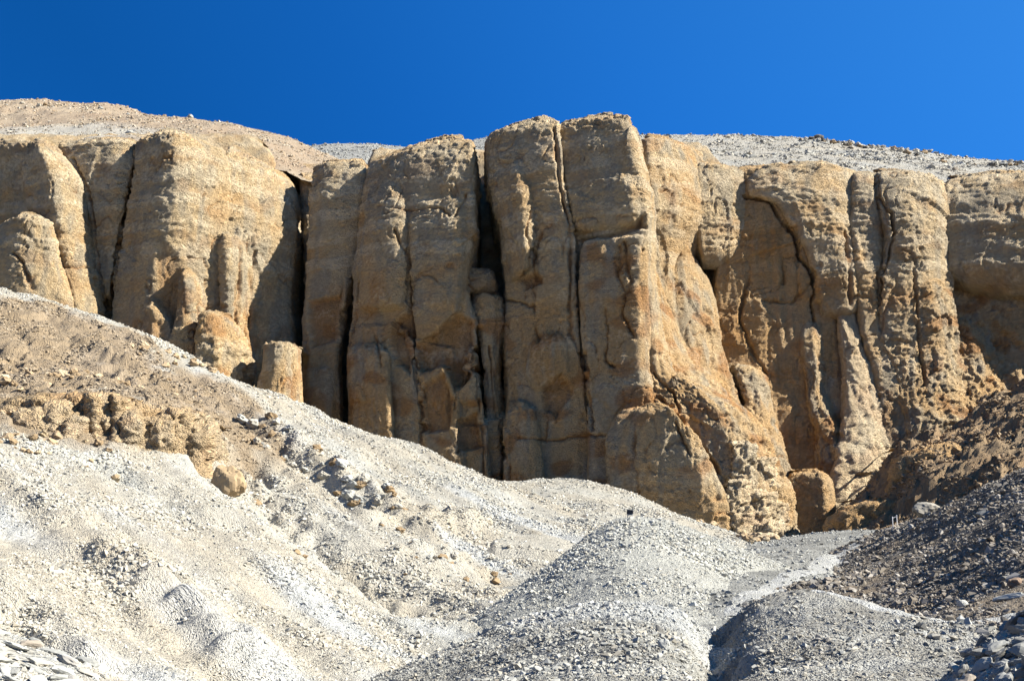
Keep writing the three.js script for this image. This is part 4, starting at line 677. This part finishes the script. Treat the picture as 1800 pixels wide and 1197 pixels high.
// outcrop band in the scree
{
  const t = tag(new THREE.Group(), 'band of eroded yellow rock ribs breaking through the scree at left', 'rock outcrop', null, 'thing'); t.name = 'rock_outcrop'; scene.add(t);
  const ribs = [[30, 90, 716, 790, 76.2], [80, 124, 706, 796, 76.8], [112, 152, 728, 806, 76.4], [142, 176, 702, 800, 79.6], [162, 190, 692, 800, 78], [182, 207, 704, 806, 78.8], [199, 224, 694, 812, 78.2], [214, 252, 716, 814, 78.6], [238, 280, 728, 820, 79], [266, 310, 724, 824, 79.4], [296, 338, 718, 826, 80.2], [322, 366, 738, 828, 81]];
  buttress('rock_ledge', [[694, 120, 250, 82.4], [702, 20, 330, 81], [716, -40, 372, 80.4], [760, -60, 388, 79.8], [800, -60, 392, 79.4], [860, -60, 392, 78.4]], { D: [3, 3], sec: [[-1, 0.6], [-0.7, -0.6], [-0.4, -0.6], [0.1, -0.2], [0.5, 0.6], [0.75, 2.4], [1, 6]], r: [0.4, 0.6], cap: 1.4, plain: true, wide: 0, lump: 0.9, low: 0.55, strata: 2, flute: 2.4, block: 0.12, blockTop: 60, step: 0.8, fine: 1.5, tint: [0.27, 0.2, 0.118], back: 1.2 }, t);
  ribs.forEach(([x0, x1, y0, y1, z], i) => {
    const c = (x0 + x1) / 2, h = (x1 - x0) / 2, k = i * 1.7;
    z += 0.5; buttress('rock_rib', [[y0, c - h * 0.5, c + h * 0.5, z + 1.4], [y0 + 7, c - h * 0.9, c + h * 0.85, z + 0.7], [y0 + (y1 - y0) * 0.4, c - h * (1 + 0.15 * Math.sin(k)), c + h * (1 + 0.2 * Math.cos(k)), z + 0.2 + 0.4 * Math.sin(k * 2)], [y0 + (y1 - y0) * 0.7, c - h * 0.9, c + h * (0.9 + 0.2 * Math.sin(k)), z + 0.2], [y1 + 30, c - h * 1.2, c + h * 1.2, z - 0.7]], { D: [2, 2], cap: 0.7, plain: true, wide: 1, lump: 0.8, low: 0.6, block: 0.15, strata: 2, flute: 1.6, blockTop: 60, yaw: 0.15, step: 0.75, fine: 1.3, tint: [0.31, 0.24, 0.15], back: 0.9, sec: [[-1, 0.4], [0, 0], [1, 0.6]], r: [0.25, 0.25] }, t);
  });
}

const boulder = (label, px, py, d, size, tone, shape = [1, 0.8, 0.9], turn = 0) => {
  const [x, y, z] = standing(px, py, d), m = mesh('boulder', rockShape(46, ...shape, 0.4), solid(...tone), scene);
  m.scale.setScalar(size); m.position.set(x, y + size * shape[1] * 0.28, z); m.rotation.set(0.15 * Math.sin(px), turn, 0.15 * Math.cos(px));
  return tag(m, label, 'boulder', null, 'thing');
};
boulder('big tan boulder at the right end of the yellow outcrop', 402, 826, 80.6, 3.1, [0.27, 0.195, 0.11], [0.8, 1.0, 0.8], 0.6);
boulder('rounded tan boulder, larger of the pair on the slope above the cone', 855, 916, 92, 1.1, SAND);
boulder('smaller tan boulder left of the other one on the slope above the cone', 812, 920, 91, 0.9, SAND, [1.1, 0.7, 0.8], 1);
boulder('pale half-buried block on the dark hillside below the white frame', 1632, 929, 78, 1.7, [0.221, 0.205, 0.172], [1.4, 0.75, 0.9], 0.4);
boulder('dark rock on the ridge of the pale talus left of the cone', 1025, 902, 101, 0.6, DARK);
boulder('lone grey rock in the middle of the gravel bank', 1168, 1158, 31, 0.42, PALE, [0.8, 1, 0.8]);
boulder('pale rock on the upper part of the gravel cone', 1147, 925, 69.5, 0.32, WHITE);
boulder('white rock on the right shoulder of the gravel cone', 1172, 944, 68, 0.34, WHITE, [1.1, 0.8, 0.8], 1);
boulder('brown rock at the right edge of the dark hillside', 1786, 1015, 42, 0.6, [0.180, 0.123, 0.082], [1.3, 0.7, 0.9], 0.7);
boulder('pale slab at the right end of the footpath', 1784, 1082, 38, 0.75, WHITE, [1.7, 0.35, 0.6], -0.5);
boulder('white stone beside the dip of the footpath', 1694, 1082, 40.5, 0.45, WHITE, [1.1, 0.8, 0.8]);
boulder('dark crag standing on the clifftop skyline at right', 1440, 244, 203, 1.3, DARK, [1.6, 0.8, 1]);
boulder('white block perched on the clifftop at left beside the crack', 228, 224, 164, 1.1, WHITE, [1.3, 0.6, 0.8]);

// lumps of rock in the scree, parts of the slope they stick out of
const slopeMesh = (n) => sheets.find((q) => q.name === n).mesh;
const lumpShapes = [0, 1, 2, 3, 4, 5].map(() => rockShape(34, 1, 0.75, 0.9, 0.9));
const cluster = (parent, px, py, d, spread, n, size, tones) => { for (let i = 0; i < n; i++) { const a = rnd() * 6.283, r = Math.sqrt(rnd()) * spread, c = at(px, py, d), x = c[0] + Math.cos(a) * r * 1.4, z = c[2] + Math.sin(a) * r, s = size * (0.5 + rnd()), m = mesh('rock', lumpShapes[i % 6], toneMat(shade(tones[i % tones.length], 0.85 + 0.3 * rnd())), parent); m.scale.set(s * (0.8 + 0.5 * rnd()), s * (0.6 + 0.4 * rnd()), s); m.position.set(x, groundAt(x, z) + s * 0.12, z); m.rotation.set(rnd() - 0.5, rnd() * 6, rnd() - 0.5); } };
const scree = slopeMesh('scree_slope');
for (const [x, y, d, sp, n, sz] of [[445, 742, 101, 1.3, 7, 1.0], [492, 770, 99, 1.5, 9, 0.8], [470, 800, 94, 1.2, 7, 0.7], [560, 820, 94, 1.8, 9, 0.7], [610, 850, 91, 1.6, 9, 0.8], [655, 878, 89, 1.8, 12, 0.9], [690, 890, 88, 1.2, 6, 0.7], [660, 935, 83, 2, 8, 0.6], [735, 985, 78, 2, 9, 0.5], [810, 980, 81, 2, 9, 0.6], [760, 1010, 76, 2, 8, 0.5], [830, 1000, 79, 2, 8, 0.5], [760, 1055, 68, 1, 5, 0.4], [145, 790, 73, 2, 8, 0.5], [430, 790, 84, 1.2, 6, 0.6], [125, 770, 76, 2, 8, 0.6], [550, 1000, 70, 1.2, 5, 0.4], [1325, 948, 106, 2, 12, 1.3], [1350, 962, 103, 1.5, 8, 0.9], [1250, 922, 112, 1.5, 8, 0.8], [60, 680, 92, 3, 14, 0.8], [20, 730, 80, 3, 14, 0.8], [110, 650, 95, 4, 16, 0.8], [190, 660, 95, 3, 12, 0.7], [260, 690, 95, 3, 12, 0.6], [60, 790, 73, 2, 10, 0.6], [270, 600, 112, 3, 14, 0.9], [320, 628, 114, 2.5, 12, 0.8], [330, 690, 104, 3, 10, 0.6]])
  cluster(scree, x, y, d, sp, n, sz, x < 340 || y > 920 && x > 1200 ? [BROWN, [0.3, 0.22, 0.13], [0.34, 0.27, 0.17]] : [SAND, BROWN, PALE]);

const rim = slopeMesh('plateau_rim');
for (let u = 1420; u < 1830; u += 22) cluster(rim, u + 10 * rnd(), u < 1650 ? 250 + (u - 1420) * 0.11 : 290, u < 1650 ? 198 : 188, 4, 4, 1.1, [SAND, BROWN, DARK, PALE]);
for (const [u, y] of [[60, 195], [120, 192], [180, 200], [270, 215], [350, 226]]) cluster(slopeMesh('plateau_hill'), u, y, 205, 5, 4, 0.9, [SAND, BROWN, PALE]);

// the shaded heap in the lower right corner: slabs and blocks, each by itself
{
  const pile = slopeMesh('rock_pile'), shapes = [...Array(10)].map((_, i) => rockShape(26, 1, i % 3 ? 0.65 : 0.32, i % 2 ? 0.6 : 0.85, 0.5)), s = sheets.find((q) => q.name === 'rock_pile');
  for (let i = 0, k = 0; i < 1500 && k < 290; i++) {
    const Z = 10.6 + rnd() * 3.9, u = 1640 + rnd() * 260, x = (u - W / 2) / FOCAL * Z * 1.0, z = -Z, h = s.height(x, z), r = rnd();
    if (h < topOf(x, z)[0] - 0.02) continue; k++;
    const size = 0.05 + 0.27 * r * r * r, m = mesh('rock', shapes[k % 10], toneMat(shade(mix3(PALE, k % 9 ? WHITE : OCHRE, rnd() * (k % 9 ? 1 : 0.6)), 0.45 + 0.35 * rnd())), pile);  // stone colours lowered to deepen the shade on this heap
    m.scale.set(size * 1.5, size, size * 1.1); m.position.set(x, h + size * 0.14, z); m.rotation.set(0.3 + (rnd() - 0.5) * 1.5, -0.5 + (rnd() - 0.5) * 2, 0.45 + (rnd() - 0.5) * 1.4);
  }
  const bank = slopeMesh('stony_bank'), b = sheets.find((q) => q.name === 'stony_bank');
  for (let i = 0, k = 0; i < 1200 && k < 200; i++) {
    const Z = 16 + rnd() * 6.5, u = -40 + rnd() * 270, x = (u - W / 2) / FOCAL * Z, z = -Z, h = b.height(x, z), r = rnd();
    if (h < topOf(x, z)[0] - 0.02) continue; k++;
    const size = 0.08 + 0.36 * r * r * r * r, m = mesh('rock', shapes[k % 10], toneMat(shade(mix3(DUST, SAND, rnd()), 0.6 + 0.5 * rnd())), bank);
    m.scale.set(size * 1.6, size * 0.8, size * 1.2); m.position.set(x, h + size * 0.15, z); m.rotation.set((rnd() - 0.5) * 0.5, (rnd() - 0.5) * 2, -0.3 + (rnd() - 0.5) * 0.4);
  }
}

// white metal frame behind the brow of the dark hillside
{
  const t = tag(new THREE.Group(), 'small white metal frame of two posts and a rail on the dark hillside brow', 'metal frame', null, 'thing'); t.name = 'metal_frame'; scene.add(t);
  const white = new THREE.MeshStandardMaterial({ name: 'white_paint', color: new THREE.Color().setRGB(0.7, 0.68, 0.66), roughness: 0.5 }), d = 84;
  const a = at(1569.5, 909, d), b = at(1577, 906, d); t.position.set(a[0], groundAt(a[0], -d) - 0.1, -d);
  const bar = (name, p, q, r) => { const v = new THREE.Vector3(...q).sub(new THREE.Vector3(...p)), m = mesh(name, new THREE.CapsuleGeometry(r, v.length(), 4, 10), white, t); m.position.set((p[0] + q[0]) / 2, (p[1] + q[1]) / 2, (p[2] + q[2]) / 2); m.quaternion.setFromUnitVectors(new THREE.Vector3(0, 1, 0), v.normalize()); };
  const h1 = a[1] - t.position.y, h2 = b[1] - t.position.y, w = b[0] - a[0];
  bar('post', [0, -0.3, 0], [0, h1, 0], 0.033); bar('post', [w, -0.3, 0], [w, h2, 0], 0.033); bar('rail', [0, h1 - 0.08, 0], [w, h2 - 0.08, 0], 0.025);
}
// dark box on a stand at the top of the cone
{
  const t = tag(new THREE.Group(), 'small black box on a low grey stand on top of the gravel cone', 'box', null, 'thing'); t.name = 'equipment_box'; scene.add(t);
  const [x, , z] = at(1108, 908, 71.3); t.position.set(x, groundAt(x, z), z); t.rotation.y = -0.25;
  const black = new THREE.MeshStandardMaterial({ name: 'black_paint', color: new THREE.Color().setRGB(0.012, 0.013, 0.016), roughness: 0.5 }), grey = new THREE.MeshStandardMaterial({ name: 'grey_metal', color: new THREE.Color().setRGB(0.16, 0.18, 0.2), roughness: 0.6 }), pale = new THREE.MeshStandardMaterial({ name: 'pale_plate', color: new THREE.Color().setRGB(0.4, 0.42, 0.44), roughness: 0.6 });
  const body = mesh('housing', new RoundedBoxGeometry(0.40, 0.26, 0.26, 3, 0.03), black, t); body.position.set(0, 0.34, 0); body.rotation.z = -0.08;
  const lip = mesh('hood', new RoundedBoxGeometry(0.44, 0.035, 0.32, 2, 0.012), grey, t); lip.position.set(0, 0.49, 0.01); lip.rotation.z = -0.08;
  const plate = mesh('base_plate', new RoundedBoxGeometry(0.36, 0.04, 0.26, 2, 0.012), pale, t); plate.position.set(0, 0.185, 0);
  for (const sx of [-1, 1]) { const leg = mesh('leg', new THREE.CylinderGeometry(0.018, 0.024, 0.34, 8), grey, t); leg.position.set(sx * 0.17, 0.06, 0); leg.rotation.z = sx * 0.3; }
}

renderer.render(scene, camera);
